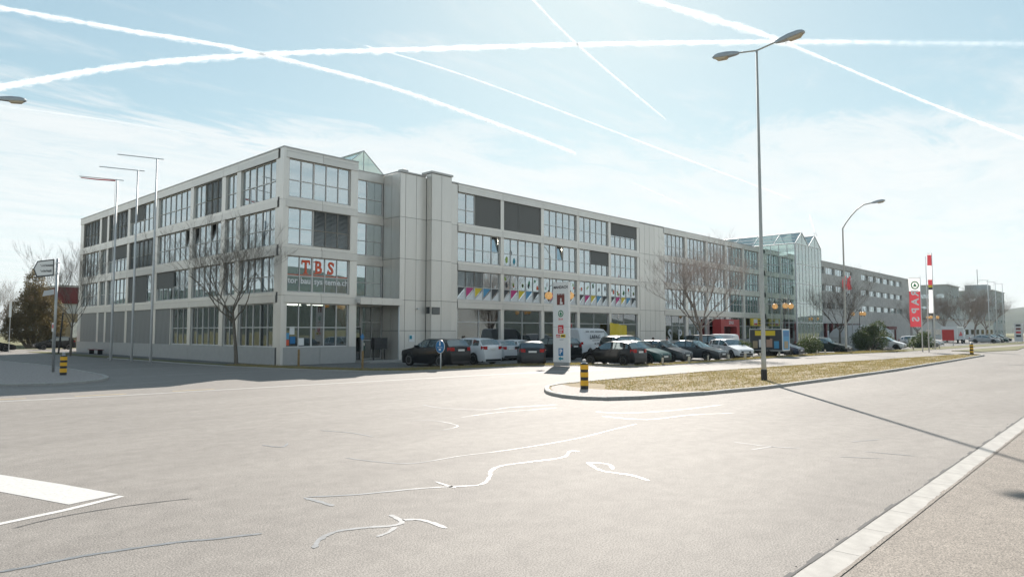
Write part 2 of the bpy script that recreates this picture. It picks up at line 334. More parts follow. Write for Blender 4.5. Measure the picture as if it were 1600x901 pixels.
# grass verge between road and parking lot
vin = [(19.2,84),(19.3,60),(19.5,46),(19.8,41),(20.6,37),(21.4,33.0),(22.2,30.9),(23.3,30.1),(25,29.9),(28.8,29.4),(33.0,28.4),(35.1,26.9),(35.2,22.85),(37,22.6),(42.2,22.4),(52.5,22.6),(66,22.0),(81,21.2),(108,20.4),(143,19.5),(240,17),(420,12)]
n = len(VERGE); mbv = MB()
for i in range(n-1):
    mbv.add([VERGE[i]+(0.03,), VERGE[i+1]+(0.03,), vin[i+1]+(0.05,), vin[i]+(0.05,)], [(0,3,2,1) if False else (0,1,2,3)])
struct(mbv.build('grass_verge', 'lawn'))
vk = struct(MB().add([VERGE[0]+(-.02,), VERGE[1]+(-.02,), VERGE[1]+(-.03,)], [(0,1,2)]).build('verge_kerb', 'kerb'))
def kerb_run(line, wid, h, parent, step, inner_sign, z0=-0.04):
    """separate kerb stones along a polyline, gap 6 mm"""
    for i in range(len(line)-1):
        a = Vector(line[i]); b = Vector(line[i+1]); L = (b-a).length; k = max(1, round(L/step)); d = (b-a)/L; nrm = Vector((-d.y, d.x))*inner_sign*wid
        for j in range(k):
            p = a + d*(L*j/k+.003); q = a + d*(L*(j+1)/k-.003); hh = h + random.uniform(-.006,.006); ch = nrm*0.12
            m_ = MB(); m_.add([(p.x,p.y,z0),(q.x,q.y,z0),(q.x+nrm.x,q.y+nrm.y,z0),(p.x+nrm.x,p.y+nrm.y,z0),
                               (p.x,p.y,hh-.02),(q.x,q.y,hh-.02),(p.x+ch.x,p.y+ch.y,hh),(q.x+ch.x,q.y+ch.y,hh),(q.x+nrm.x,q.y+nrm.y,hh),(p.x+nrm.x,p.y+nrm.y,hh)],
                              [(0,1,5,4),(4,5,7,6),(6,7,8,9),(1,2,8,7,5),(0,4,6,9,3),(2,3,9,8)])
            m_.build('kerb_stone', 'kerb', parent)
kerb_run([VERGE[i] for i in range(1,17)], 0.14, 0.05, vk, 2.0, 1)
ISL = [(20.67,16.79),(19.5,16.4),(18.6,15.69),(17.9,15.0),(17.48,14.42),(17.15,13.7),(17.08,12.99),(17.44,12.17),(18.36,11.62),(21.08,10.87),(24.66,10.33),(31.11,10.08),(40.34,9.9),(54.3,10.1),(70.58,10.4),(72.4,10.9),(73.26,11.6),(72.6,12.3),(47.06,15.22),(32.45,16.6),(24.45,16.9)]
ISL2 = [(10.5,34.6),(10.25,33.6),(9.6,32.3),(8.7,31.6),(7.6,31.35),(6.6,31.8),(5.2,33.4),(3.6,36.5),(3.2,42),(7.5,58),(10.9,58),(11.3,50),(11.1,41.4),(10.75,36.2)]
def inset(poly, d):
    poly = ccw(poly); n = len(poly); r = []
    for i in range(n):
        a, b, c = (Vector(poly[k % n]) for k in (i-1, i, i+1))
        n1 = Vector((-(b-a).y, (b-a).x)).normalized(); n2 = Vector((-(c-b).y, (c-b).x)).normalized(); m_ = (n1+n2).normalized()
        r.append(tuple(b + m_*d/max(.5, m_.dot(n1))))
    return r
for nm, poly, mtop in (('traffic_island', ISL, 'dirt'), ('traffic_island', ISL2, 'cobble')):
    top = inset(poly, 0.16); o = struct(MB().add([(x,y,0.085) for x,y in top], [tuple(range(len(top)))]).build(nm, mtop))
    c = ccw(poly); kerb_run(c + [c[0]], 0.17, 0.11, o, 1.4, 1)
NOSE = [(20.6,16.5),(19.6,16.15),(18.75,15.5),(18.1,14.85),(17.68,14.3),(17.37,13.65),(17.3,13.05),(17.6,12.35),(18.45,11.85),(21.0,11.1),(20.2,12.4),(19.7,14.2),(20.0,15.6)]
struct(MB().add([(x,y,0.092) for x,y in ccw(NOSE)], [tuple(range(len(NOSE)))]).build('island_paving', 'cobble'))
# far strip of grass between the carriageway and the cycle path
struct(MB().prism([(83.8,12.6),(95,10.9),(110,11.9),(160,10.5),(160,12),(110,14),(86,15.6)], -.02, .05).build('grass_strip', 'lawn'))

# road markings and bitumen seals as thin sheets
def ribbon(name, pts, wd, m, z=0.004, jit=0.0, dense=0, parent=None):
    P = [Vector(p) for p in pts]
    if dense:
        Q = []
        for i in range(len(P)-1):
            a, b = P[max(i-1,0)], P[min(i+2,len(P)-1)]
            for k in range(dense):
                t = k/dense; p0,p1,p2,p3 = a,P[i],P[i+1],b
                Q.append(0.5*((2*p1)+(-p0+p2)*t+(2*p0-5*p1+4*p2-p3)*t*t+(-p0+3*p1-3*p2+p3)*t**3))
        Q.append(P[-1]); P = Q
    L, Rr = [], []
    for i, p in enumerate(P):
        d = (P[min(i+1,len(P)-1)]-P[max(i-1,0)]).normalized(); nn = Vector((-d.y, d.x)); ww = wd*.5*(1+random.uniform(-jit,jit))
        if jit and (i == 0 or i == len(P)-1): ww *= .3
        p = p + nn*random.uniform(-jit,jit)*wd*.25
        L.append((p.x+nn.x*ww, p.y+nn.y*ww, z)); Rr.append((p.x-nn.x*ww, p.y-nn.y*ww, z))
    k = len(P); return struct(MB().add(L+Rr, [(k+i,k+i+1,i+1,i) for i in range(k-1)]).build(name, m, parent))
mk = lambda pts, wd, m: ribbon('road_marking', pts, wd, m)
mk([(-20,28.5),(4.81,25.39),(7.93,24.85),(11.48,24.6),(16.29,24.2),(20,23.9),(24.45,23.5),(28.09,22.9),(31,21.9)], 0.13, 'paint')
for a in ([(4.2,26.45),(5.58,25.95)], [(6.83,25.62),(8.27,25.38)], [(9.74,25.3),(11.14,25.13)]): mk(a, 0.12, 'paint_y')
struct(MB().add([(x,y,.004) for x,y in ccw([(1.2,15.5),(2.40,12.49),(2.85,11.02),(3.16,9.86),(2.57,9.72),(2.16,11.15),(0.9,15.3)])], [tuple(range(7))]).build('road_marking', 'paint'))
mk([(3.16,9.72),(2.45,9.45),(1.81,9.31),(0.5,9.2)], 0.10, 'paint_worn')
SEALS = [
 ([(4.75,7.94),(5.27,7.58),(5.9,7.32),(6.35,7.06),(6.73,6.83),(7.17,7.08),(7.51,7.38),(7.91,7.53),(8.46,7.41),(9.12,7.28),(9.63,7.54),(9.75,7.42)],.055),
 ([(4.7,7.94),(4.72,7.64),(4.72,7.31)],.06),([(6.44,7.43),(6.4,7.18),(6.37,6.93)],.05),
 ([(3.69,6.04),(3.89,6.25),(4.15,6.36),(4.44,6.26),(4.68,6.11),(4.85,6.15),(4.94,6.48)],.06),([(4.9,6.21),(5.05,6.04),(5.02,5.6)],.06),([(4.68,6.04),(4.49,5.93),(4.33,5.9)],.05),
 ([(9.03,6.71),(8.65,6.16),(8.67,5.66),(8.52,5.25)],.055),([(9.03,6.71),(9.13,6.38),(8.84,6.09)],.05),
 ([(6.62,9.9),(6.81,9.11),(7.13,8.69),(8.04,8.62),(9.09,8.42),(10.85,8.34),(12.48,8.54),(13.51,8.64)],.035),
 ([(1.0,7.52),(1.47,7.47),(1.75,7.44),(2.1,7.42),(2.61,7.29),(2.94,7.18),(3.14,7.06),(3.59,6.87)],.055),
 ([(12.84,15.39),(12.66,14.36),(13.17,13.13),(14.1,13.05),(15.46,12.56)],.06),([(11.58,12.43),(12.77,12.5),(13.99,12.25),(14.82,12.04)],.05),
 ([(10.35,12.87),(10.76,12.43),(10.52,11.39),(9.82,11.13)],.04),([(12.57,5.91),(12.52,5.21),(12.71,4.7)],.045),([(12.6,5.12),(12.24,5.21),(11.99,5.28)],.04),
 ([(14.8,10.73),(15.13,9.96),(16.67,9.35),(18.7,9.06)],.07),([(14.13,10.05),(14.34,8.91),(15.88,8.55),(17.03,7.9)],.07),
 ([(12.31,3.92),(12.63,3.32)],.03),([(13.14,3.76),(13.26,2.99)],.03),([(14.11,4.25),(14.82,3.94)],.03),([(6.3,12.14),(6.44,11.68),(6.74,11.99)],.05),([(8.06,13.03),(8.31,12.22),(8.29,11.47)],.04)]
for p, wd in SEALS: ribbon('bitumen_seal', p, wd, 'tar', .004, .35, 7)
ribbon('road_crack', [(1.87,9.0),(2.38,9.16),(3.04,9.13),(3.72,8.95)], .022, 'crack', .004, .5, 6)
for _ in range(16):      # small stones and dirt along the gutter
    x = random.uniform(4,26); y = 2.36+abs(random.gauss(0,.10)); r = random.uniform(.004,.012)
    if _ < 40: o = struct(MB().lathe([(r*.7,0),(r,r*.4),(r*.5,r*.8)], (x,y,0), 6).build('pebble', 'crack', loc=(x,y,0)))

# hills round the horizon (height by azimuth) and the far ground they stand on
hv, hf = [], []; K = 240
for k in range(K):
    t = 2*math.pi*k/K; az = math.degrees(t)
    back = 0.5-0.5*math.cos(t-R(42.8)); h = 15 + 38*back + 10*math.sin(t*7+1)+6*math.sin(t*17)+3*math.sin(t*41)
    if -12 < az-360 < 6 or az < 6: h += 38*math.exp(-((az if az < 180 else az-360)+4)**2/30)
    az2 = az if az < 180 else az-360
    h += 58*math.exp(-((az2+60)/15)**2) + 30*math.exp(-((az2-120)/16)**2)  # rises out of view, heightened to give the windows something to mirror
    for r, q in ((900,-.2),(960,.35),(1020,.75),(1090,1.0),(1200,.9)): hv.append((r*math.cos(t), r*math.sin(t), h*q + (random.uniform(-1.2,1.6) if q > .3 else 0)))
for k in range(K):
    for j in range(4): a = k*5+j; b = ((k+1)%K)*5+j; hf.append((a,b,b+1,a+1))
struct(MB().add(hv, hf).build('hills', 'forest', smooth=True))

# ------------------------------------------------------------------ grass blades
def pts_in(poly, n, rect):
    P = np.array(poly); out = np.zeros((0,2))
    while len(out) < n:
        q = rng.uniform((rect[0],rect[2]), (rect[1],rect[3]), (n*2,2)); ins = np.zeros(len(q), bool); j = len(P)-1
        for i in range(len(P)):
            c = ((P[i,1] > q[:,1]) != (P[j,1] > q[:,1])) & (q[:,0] < (P[j,0]-P[i,0])*(q[:,1]-P[i,1])/(P[j,1]-P[i,1]+1e-12)+P[i,0]); ins ^= c; j = i
        out = np.vstack((out, q[ins]))
    return out[:n]
def blades(name, P, z, h0, h1, wd, m, label, cat):
    n = len(P); a = rng.uniform(0, 2*np.pi, n); hgt = rng.uniform(h0, h1, n); lean = rng.uniform(.2, 1.1, n)*hgt; b = rng.uniform(0, 2*np.pi, n)
    base = np.c_[P, np.full(n, z)]; sd_ = np.c_[np.cos(a), np.sin(a), np.zeros(n)]*wd
    tip = base + np.c_[np.cos(b)*lean, np.sin(b)*lean, hgt]
    V = np.stack((base-sd_, base+sd_, tip), 1).reshape(-1,3); F = np.arange(3*n).reshape(-1,3)
    return stuff(link(name, np_mesh(name, V, F, m, 3)), label, cat)
ig = inset(ISL, 0.22); q = pts_in(ig, 70000, (20,73,10,17)); q = q[q[:,0] > 20.6 + 1.2*np.sin(q[:,1]*1.3)]
q = np.vstack((q, (q[rng.integers(0,len(q),420)][:,None,:]+rng.normal(0,.07,(420,28,2))).reshape(-1,2))); keep = rng.random(len(q)) < np.clip(1.5 - (q[:,0]-20)/60, .3, 1)*np.clip(.75+.6*np.sin(q[:,0]*1.1+2*np.sin(q[:,1]*1.7))*np.sin(q[:,1]*2.3+q[:,0]*.4), .22, 1); q = q[keep]
blades('island_grass', q[::2], .085, .02, .085, .010, 'dry', 'dry straw coloured grass on the long traffic island', 'grass')
blades('island_moss', q[1::4], .085, .015, .06, .012, 'green', 'short olive green tufts on the long traffic island', 'grass')
vp = ccw(VERGE[3:18] + vin[3:18][::-1]); q = pts_in(vp, 34000, (18,82,18,42)); blades('verge_grass', q[::2], .05, .04, .16, .012, 'dry', 'tall dry grass along the edge of the parking lot', 'grass')
blades('verge_green_grass', q[1::2], .05, .03, .11, .014, 'green', 'green grass along the edge of the parking lot', 'grass')

# ------------------------------------------------------------------ office building
YF, XL = 39.3, 21.45
B = thing('office_building', 'long four storey office building clad in beige grey metal panels with rows of wide windows', 'building', (XL, YF, 0))
def fbx(face, u0, u1, d0, d1, z0, z1):
    return (u0,u1,YF-d1,YF-d0,z0,z1) if face == 'F' else (XL-d1,XL-d0,u0,u1,z0,z1)
def fb(face, name, u0, u1, d0, d1, z0, z1, m, parent): return piece(name, *fbx(face,u0,u1,d0,d1,z0,z1), m, parent)
def facing(face): return ((1,0,0),(0,0,1)) if face == 'F' else ((0,-1,0),(0,0,1))
def fpt(face, u, d, z): return Vector((u, YF-d, z)) if face == 'F' else Vector((XL-d, u, z))
FL = [(1.09,3.90),(4.56,6.86),(7.54,9.91),(10.56,13.03)]
slab = [(21.72,39.57),(26.75,39.57),(26.75,41.6),(30.8,41.6),(30.8,39.57),(94.0,39.57),(94.0,55),(38,55),(38,80.3),(21.72,80.3)]
for z0, z1 in ((-0.05,0.06),(4.0,4.34),(7.0,7.32),(10.05,10.36)): MB().prism(slab, z0, z1).build('floor_slab', 'slab', B)
MB().prism(slab, 13.15, 13.52).build('roof', 'roofing', B)
MB().prism([(28,46.5),(94.05,46.5),(94.05,55.1),(38.1,55.1),(38.1,80.4),(28,80.4)], 0, 13.14).build('core_wall', 'core', B)
MB().box(21.5,28,80.32,80.6,0,13.6).build('end_wall', 'plinth', B)
for x in (36.3, 51.65, 62.3, 67.4, 82.7): MB().box(x-.06,x+.06,39.62,46.5,.06,13.14).build('partition_wall', 'core', B)
for y in (47.7, 60.0, 72.1): MB().box(21.75,28,y-.06,y+.06,.06,13.14).build('partition_wall', 'core', B)

def window(face, u0, u1, z0, z1, splits, trans, sep, gm='window_glass', bar=0.055, heavy=(), tilt=(), root=None, dd=0.0):
    """splits: mullion positions 0..1, trans: transom positions; panes are single objects when sep"""
    root = root or B; us = [u0] + [u0+(u1-u0)*t for t in splits] + [u1]; zs = [z0] + [z0+(z1-z0)*t for t in trans] + [z1]
    f = MB(); d0, d1 = -.22+dd, -.12+dd
    for i, u in enumerate(us):
        hw = bar*(.8 if i in (0,len(us)-1) else .5)*(1.9 if i in heavy else 1)
        a, b = (u, u+2*hw) if i == 0 else ((u-2*hw, u) if i == len(us)-1 else (u-hw, u+hw))
        f.box(*fbx(face,a,b,d0,d1,z0,z1))
    for i, z in enumerate(zs):
        a, b = (z, z+bar*1.4) if i == 0 else ((z-bar*1.2, z) if i == len(zs)-1 else (z-bar*.5, z+bar*.5))
        for j in range(len(us)-1): f.box(*fbx(face,us[j]+bar*.4,us[j+1]-bar*.4,d0+.004,d1-.006,a,b))
    o = f.build('window', 'frame', root, loc=fpt(face,(u0+u1)/2,0,z0))
    gd = -.175+dd
    if sep:
        for j in range(len(us)-1):
            for i in range(len(zs)-1):
                p = fb(face,'pane',us[j]+.02,us[j+1]-.02,gd-.008,gd+.004,zs[i]+.02,zs[i+1]-.02,gm,o)
                if (j,i) in tilt:
                    a = R(9); h = (zs[i+1]-zs[i])/2
                    p.rotation_euler = (-a,0,0) if face == 'F' else (0,a,0)
                    off = Vector((0, h*math.sin(a)+.02, 0)) if face == 'F' else Vector((h*math.sin(a)+.02,0,0)); p.location = p.location + off
                else:
                    e = random.uniform(-.0035,.0035); e2 = random.uniform(-.0035,.0035); p.rotation_euler = (e,0,e2) if face == 'F' else (0,e,e2)
    else:
        g = MB()
        for j in range(len(us)-1):
            for i in range(len(zs)-1): g.box(*fbx(face,us[j]+.02,us[j+1]-.02,gd-.008,gd+.004,zs[i]+.02,zs[i+1]-.02))
        g.build('glazing', gm, o)
    return o
def slats(face, win, u0, u1, z0, z1):
    m = MB(); z = z1-.05
    m.box(*fbx(face,u0,u1,-.105,-.03,z1-.05,z1))
    while z > z0+.03:
        a, b = fpt(face,u0,-.10,z), fpt(face,u1,-.10,z); c, d = fpt(face,u1,-.045,z-.045), fpt(face,u0,-.045,z-.045)
        m.add([a,b,c,d],[(0,1,2,3)]); z -= .085
    for u in (u0+.15,(u0+u1)/2,u1-.15): m.box(*fbx(face,u-.008,u+.008,-.08,-.07,z0,z1))
    m.build('venetian_blind','slat',win)
def roller(face, win, u0, u1, z0, z1): fb(face,'roller_blind',u0,u1,-.095,-.085,z0,z1,'screen',win)
def run(face, name_edges, z_list=None): pass

def bands(face, edges, u_lo, u_hi, skip_ground=False):
    """spandrel, sill, plinth and parapet panels from module edge to module edge"""
    fb(face,'facade_backing',u_lo,u_hi,-.26,-.035,13.03,13.6,'joint',B)
    for k in range(3): fb(face,'facade_backing',u_lo,u_hi,-.26,-.035,FL[k][1],FL[k+1][0],'joint',B)
    fb(face,'facade_backing',u_lo,u_hi,-.26,-.035,0,FL[0][0],'joint',B)
    for a, b in zip(edges[:-1], edges[1:]):
        g = .010
        for k in range(3):
            h, s_ = FL[k][1], FL[k+1][0]
            fb(face,'spandrel_panel',a+g,b-g,-.035,.055,h,s_-.215,'clad2',B); fb(face,'sill_panel',a+g,b-g,-.035,.02,s_-.20,s_,'clad',B)
        fb(face,'plinth_panel',a+g,b-g,-.035,.02,.0,FL[0][0],'plinth',B)
        fb(face,'parapet_panel',a+g,b-g,-.035,.055,13.03,13.42,'clad2',B); fb(face,'parapet_panel',a+g,b-g,-.035,.04,13.435,13.62,'clad',B)
        fb(face,'coping',a,b,-.32,.075,13.62,13.70,'coping',B)
def piers(face, spans, m='clad'):
    for a, b in spans:
        for z0, z1 in FL: fb(face,'pier',a,b,-.24,.0,z0+.002,z1-.002,m,B)
C5 = [.2,.4,.6,.8]; C6 = [i/6 for i in range(1,6)]
TR = [.45]
# --- left wing: bays from the corner
LB = [(40.3,45.1),(45.7,47.4),(48.0,52.8),(53.35,59.7),(60.2,66.3),(66.85,71.9),(72.4,74.05),(74.58,79.6)]
bands('L', [39.98,45.4,47.7,53.07,59.95,66.57,72.15,74.3,80.6], 39.7, 80.6)
piers('L', [(39.75,40.3)] + [(LB[i][1],LB[i+1][0]) for i in range(7)] + [(79.6,80.6)])
for bi, (a, b) in enumerate(LB):
    wd = b-a; sp_ = C6 if wd > 5.5 else (C5 if wd > 4 else [.5]); hv_ = (3,) if wd > 4 else ()
    for k, (z0, z1) in enumerate(FL):
        if k == 0:
            if bi > 3 or bi == 3: 
                if bi == 3:
                    window('L',a,56.5,z0,z1,[1/3,2/3],TR,True,'shop_glass')
                    fb('L','pier',56.5,56.62,-.24,0,z0,z1,'clad',B); a2 = 56.62
                else: a2 = a
                nn = max(2, round((b-a2)/1.05)); wv = (b-a2)/nn
                fb('L','facade_backing',a2,b,-.26,-.06,z0,z1,'joint',B)
                for q_ in range(nn): fb('L','wall_panel',a2+q_*wv+.005,a2+(q_+1)*wv-.005,-.06,-.03,z0,z1,'panel_d',B)
                continue
        tl = ((1,1),(4,1)) if (k == 2 and bi == 2) else (((0,1),) if (k == 2 and bi == 3) else ())
        o = window('L',a,b,z0,z1,sp_,TR,bi < 3 or (bi == 3 and k > 0),'shop_glass' if k == 0 else 'window_glass',heavy=hv_,tilt=tl)
        if k == 3:
            if bi == 2: slats('L',o,a,51.0,z0,z1)
            if bi == 4: roller('L',o,63.2,b,z0+1.15,z1)
            if bi in (5,7): slats('L',o,a,b,z0,z1)
            if bi == 6: roller('L',o,a,b,z0,z1)
        if k == 2:
            if bi == 4: slats('L',o,a,b,z0,z1)
            if bi == 5: roller('L',o,a,b,z0+1.2,z1)
        if k == 1:
            if bi == 3: roller('L',o,56.4,b,z0+1.0,z1)
            if bi == 4: roller('L',o,62.2,b,z0,z1)
# --- corner column and corner block front
for z0, z1, nm in ((0,4.34,'corner_panel'),(4.355,7.34,'corner_panel'),(7.355,10.36,'corner_panel'),(10.375,13.62,'corner_panel')):
    MB().prism([(XL-.06,YF-.06),(XL+.13,YF-.06),(XL+.13,YF+.40),(XL-.06,YF+.40)], z0, z1).build(nm,'clad',B)
piece('coping', XL-.085, XL+.14, YF-.085, YF+.72, 13.62, 13.705, 'coping', B)
bands('F', [21.585,24.2,26.94], 21.6, 26.94)
piers('F', [(21.585,21.8),(26.37,26.94)])
CW = []
for k, (z0, z1) in enumerate(FL):
    o = window('F',21.8,26.37,z0,z1,C5,TR,True,'shop_glass' if k == 0 else 'window_glass',heavy=(2,)); CW.append(o)
for i in range(2): fb('F','curtain',21.9+i*.92,22.72+i*.92,-.42,-.40,7.6,9.8,'curtain',CW[2])
slats('F', CW[2], 23.66, 26.34, 7.54, 9.91)
# block side returning to the recess (faces +X, hidden) and the recess glazing
MB().box(26.70,26.93,39.37,41.4,0,13.6).build('return_wall','clad',B)
YR = 41.32
for z0, z1 in ((3.9,4.56),(6.86,7.54),(9.91,10.56),(13.03,13.62)):
    piece('spandrel_panel',26.95,30.54,YR-.05,YR+.2,z0,z1-.2 if z1 < 13 else z1,'clad2',B)
    if z1 < 13: piece('sill_panel',26.95,30.54,YR-.02,YR+.2,z1-.19,z1,'clad',B)
piece('coping',26.95,30.54,YR-.08,YR+.3,13.62,13.70,'coping',B)
for k, (z0, z1) in enumerate(FL):
    if k: window('F',26.95,30.54,z0,z1,[.2,.6],TR,True,dd=-(YR-YF)+.12)
window('F',28.75,30.54,.1,3.9,[.5],[.36,.7],True,'shop_glass',dd=-(YR-YF)+.12)
window('F',26.95,27.2,.1,3.9,[],[.7],True,'shop_glass',dd=-(YR-YF)+.12)
dr = piece('entrance_door',27.2,28.7,YR-.02,YR+.06,.06,2.35,'joint',B)
piece('door_pane',27.3,27.93,YR-.035,YR-.022,.15,2.25,'shop_glass',dr); piece('door_pane',27.98,28.6,YR-.035,YR-.022,.15,2.25,'shop_glass',dr)
piece('door_handle',27.90,27.93,YR-.09,YR-.04,.8,1.5,'galv',dr)
window('F',27.2,28.72,2.38,3.9,[.5],[],True,'shop_glass',dd=-(YR-YF)+.12)
cn = MB().box(26.97,30.5,38.9,YR-.06,3.98,4.06).build('canopy','clad',B)
for i in range(4): piece('fascia_panel',26.97+i*.90,27.86+i*.90,38.86,38.895,3.93,4.40,'clad',cn)
MB().tube([(30.35,39.05,0),(30.35,39.05,3.98)],.05,10).build('canopy_post','white_m',B,smooth=True)
MB().prism([(26.9,37.6),(31.2,37.6),(31.2,41.2),(26.9,41.2)],0,.10).build('entrance_step','kerb',B)
mb = thing('mailbox_unit','dark grey bank of letter boxes standing beside the recessed entrance','mailbox',(29.3,39.9,.1))
piece('box_body',28.75,29.9,39.75,40.1,.85,1.65,'black',mb)
for i in range(5):
    for j in range(3): piece('letter_flap',28.79+i*.22,28.99+i*.22,39.735,39.748,.9+j*.25,1.11+j*.25,'joint',mb)
for x in (28.85,29.8): piece('leg',x-.03,x+.03,39.9,39.96,.1,.85,'black',mb)
# --- blind tower beside the entrance
ZS = [0,2.15,4.35,7.35,10.38,13.6]
MB().box(30.62,36.1,39.36,46,0,13.55).build('tower_backing','joint',B)
def grid_panels(u_edges, plane, zs, m='clad', face='F'):
    for a, b in zip(u_edges[:-1],u_edges[1:]):
        for z0, z1 in zip(zs[:-1],zs[1:]):
            if face == 'F': piece('wall_panel',a+.013,b-.013,plane,plane+.05,z0+.013,z1-.013,m,B)
            else: piece('wall_panel',plane,plane+.05,a+.013,b-.013,z0+.013,z1-.013,m,B)
grid_panels([30.56,31.05,32.06,33.0], YF, ZS); grid_panels([35.05,35.55,36.2], YF, ZS)
grid_panels([39.355,40.3,41.30], 30.56, ZS, face='L')
MB().box(33.08,35.0,38.75,39.35,0,13.9).build('shaft_backing','joint',B)
grid_panels([33.02,34.0,35.03], 38.70, ZS[:-1]+[13.85]); grid_panels([38.755,39.295], 33.02, ZS[:-1]+[13.85], face='L')
piece('shaft_cap',32.95,35.1,38.62,39.8,13.87,14.02,'coping',B); piece('coping',30.54,32.94,39.22,39.7,13.62,13.72,'coping',B); piece('coping',35.11,36.22,39.22,39.7,13.62,13.72,'coping',B)
piece('coping',30.50,30.60,39.7,41.3,13.62,13.715,'coping',B)
vg = piece('vent_grille',33.1,33.85,38.66,38.70,3.35,3.88,'joint',B)
for i in range(6): piece('louvre',33.12,33.83,38.645,38.662,3.38+i*.08,3.43+i*.08,'slat',vg)
piece('vent_grille',32.985,33.02,38.85,39.2,3.4,3.9,'joint',B)
MB().lathe([(.28,13.6),(.28,14.15),(.4,14.2),(.4,14.32),(.05,14.45)],(32.3,41.2,0),14).build('roof_vent','coping',B,smooth=False)
piece('notice_plate',31.45,31.95,39.275,39.298,1.35,1.85,'pwhite',B); piece('notice_plate',31.5,31.72,39.262,39.274,1.55,1.8,'teal',B)
piece('security_camera',32.1,32.3,39.1,39.22,3.7,3.79,'white_m',B)
# --- glass gable skylight on the roof
sk = MB().box(28.4,32.8,43.9,52.1,13.45,14.15).build('skylight','clad',B)
ap = (30.6,15.95)
g = MB().add([(28.45,43.95,14.15),(32.75,43.95,14.15),(30.6,43.95,ap[1])],[(0,1,2)]).add([(28.45,52,14.15),(30.6,52,ap[1]),(32.75,52,14.15)],[(0,1,2)])
g.add([(28.45,43.95,14.15),(30.6,43.95,ap[1]),(30.6,52,ap[1]),(28.45,52,14.15)],[(0,1,2,3)]).add([(32.75,43.95,14.15),(32.75,52,14.15),(30.6,52,ap[1]),(30.6,43.95,ap[1])],[(0,1,2,3)]).build('skylight_glazing','atrium_glass',sk)
f = MB()
for y in (43.93,46.6,49.3,52.0): f.tube([(28.4,y,14.17),(30.6,y,16.0),(32.8,y,14.17)],.045,6)
f.tube([(30.6,43.9,16),(30.6,52,16)],.05,6); f.tube([(30.6,43.93,14.15),(30.6,43.93,15.95)],.035,6); f.tube([(28.4,43.93,14.18),(32.8,43.93,14.18)],.05,6); f.build('skylight_frame','white_m',sk)
# --- main front
M1 = [(36.25+5.2*i, 41.05+5.2*i) for i in range(5)]; M2 = [(67.5+5.17*i, 72.1+5.17*i) for i in range(5)]
bands('F', [36.21,41.27,46.47,51.67,56.87,62.3], 36.2, 62.3); bands('F', [67.3,72.3,77.47,82.64,87.81,93.6], 67.3, 94.2)
piers('F', [(M1[i][1],M1[i+1][0]) for i in range(4)] + [(62.05-.2,62.3)]); piers('F', [(67.3,67.5)] + [(M2[i][1],M2[i+1][0]) for i in range(4)] + [(92.78,94.2)])
grid_panels([62.32,63.3,64.3,65.3,66.3,67.28], YF-.02, [0,2.15,4.35,7.35,10.38,13.6]); MB().box(62.35,67.25,39.335,39.6,0,13.6).build('facade_backing','joint',B)
piece('coping',62.3,67.3,39.22,39.7,13.62,13.72,'coping',B)
GRC = ['pdark','pmag','pyellow','pblue','pdark']
def tri_print(win, u0, u1, z0, z1, m):
    MB().add([fpt('F',u0,-.166,z1),fpt('F',u1,-.166,z1),fpt('F',u0,-.166,z0+.15)],[(0,2,1)]).build('window_print',m,win)
    MB().add([fpt('F',u0,-.167,z0),fpt('F',u1,-.167,z0),fpt('F',u1,-.167,z0+.75)],[(0,1,2)]).build('window_print','pwhite',win)
def blob_print(win, u, z, r, m):
    k = 9; MB().add([fpt('F',u+r*.6*math.cos(6.283*i/k)*random.uniform(.6,1.1),-.166,z+r*math.sin(6.283*i/k)*random.uniform(.7,1.1)) for i in range(k)],[tuple(range(k))]).build('window_print',m,win)
for gi, MM in enumerate((M1,M2)):
    for bi, (a, b) in enumerate(MM):
        if gi == 0 and bi == 4: b = 61.83
        wv = (b-a)/5
        for k, (z0, z1) in enumerate(FL):
            sep = gi == 0 and bi < 4
            if k == 0:
                o = window('F',a,b,.35 if gi == 0 else .12,z1,[.5] if gi == 0 else [.35,.7],[.70],True,'shop_glass'); continue
            tl = {(0,2,0):((4,1),),(0,2,2):((2,1),),(0,2,4):()}.get((gi,k,bi),())
            o = window('F',a,b,z0,z1,C5,TR,sep,heavy=(2,),tilt=tl)
            if gi == 0 and k == 3:
                if bi == 0: roller('F',o,a+2*wv+.02,b-.02,z0,z1)
                if bi == 1: roller('F',o,a+.02,a+2*wv-.015,z0,z1); roller('F',o,a+2*wv+.015,b-.02,z0,z1)
                if bi == 4: roller('F',o,a+.02,b-.02,z0+1.25,z1)
            if gi == 0 and k == 2 and bi == 3: roller('F',o,a+2*wv,b-.02,z0+1.05,z1)
            if gi == 0 and k == 1:
                for q_ in range(5):
                    tri_print(o,a+q_*wv+.05,a+(q_+1)*wv-.05,z0+.06,z0+.45*(z1-z0)-.04,GRC[q_])
                    if bi: 
                        for r_ in range(2): blob_print(o,a+(q_+random.uniform(.3,.7))*wv,z1-random.uniform(.35,.95),random.uniform(.14,.3),random.choice(['pgrn2','pgreen','pwhite','porange','pgrn2','pdark']))
                if bi == 0: slats('F',o,a+.02,a+3*wv,z0+1.05,z1)
            if gi == 0 and k == 2 and bi == 1:
                blob_print(o,a+.5,z0+.55,.33,'pgrn2'); blob_print(o,a+1.45,z0+.5,.32,'teal'); blob_print(o,a+1.0,z0+1.2,.3,'pdark')
# plinth below the shop windows is cut by the deeper glazing
for MM, zt in ((M1,.35),(M2,.12)):
    pass
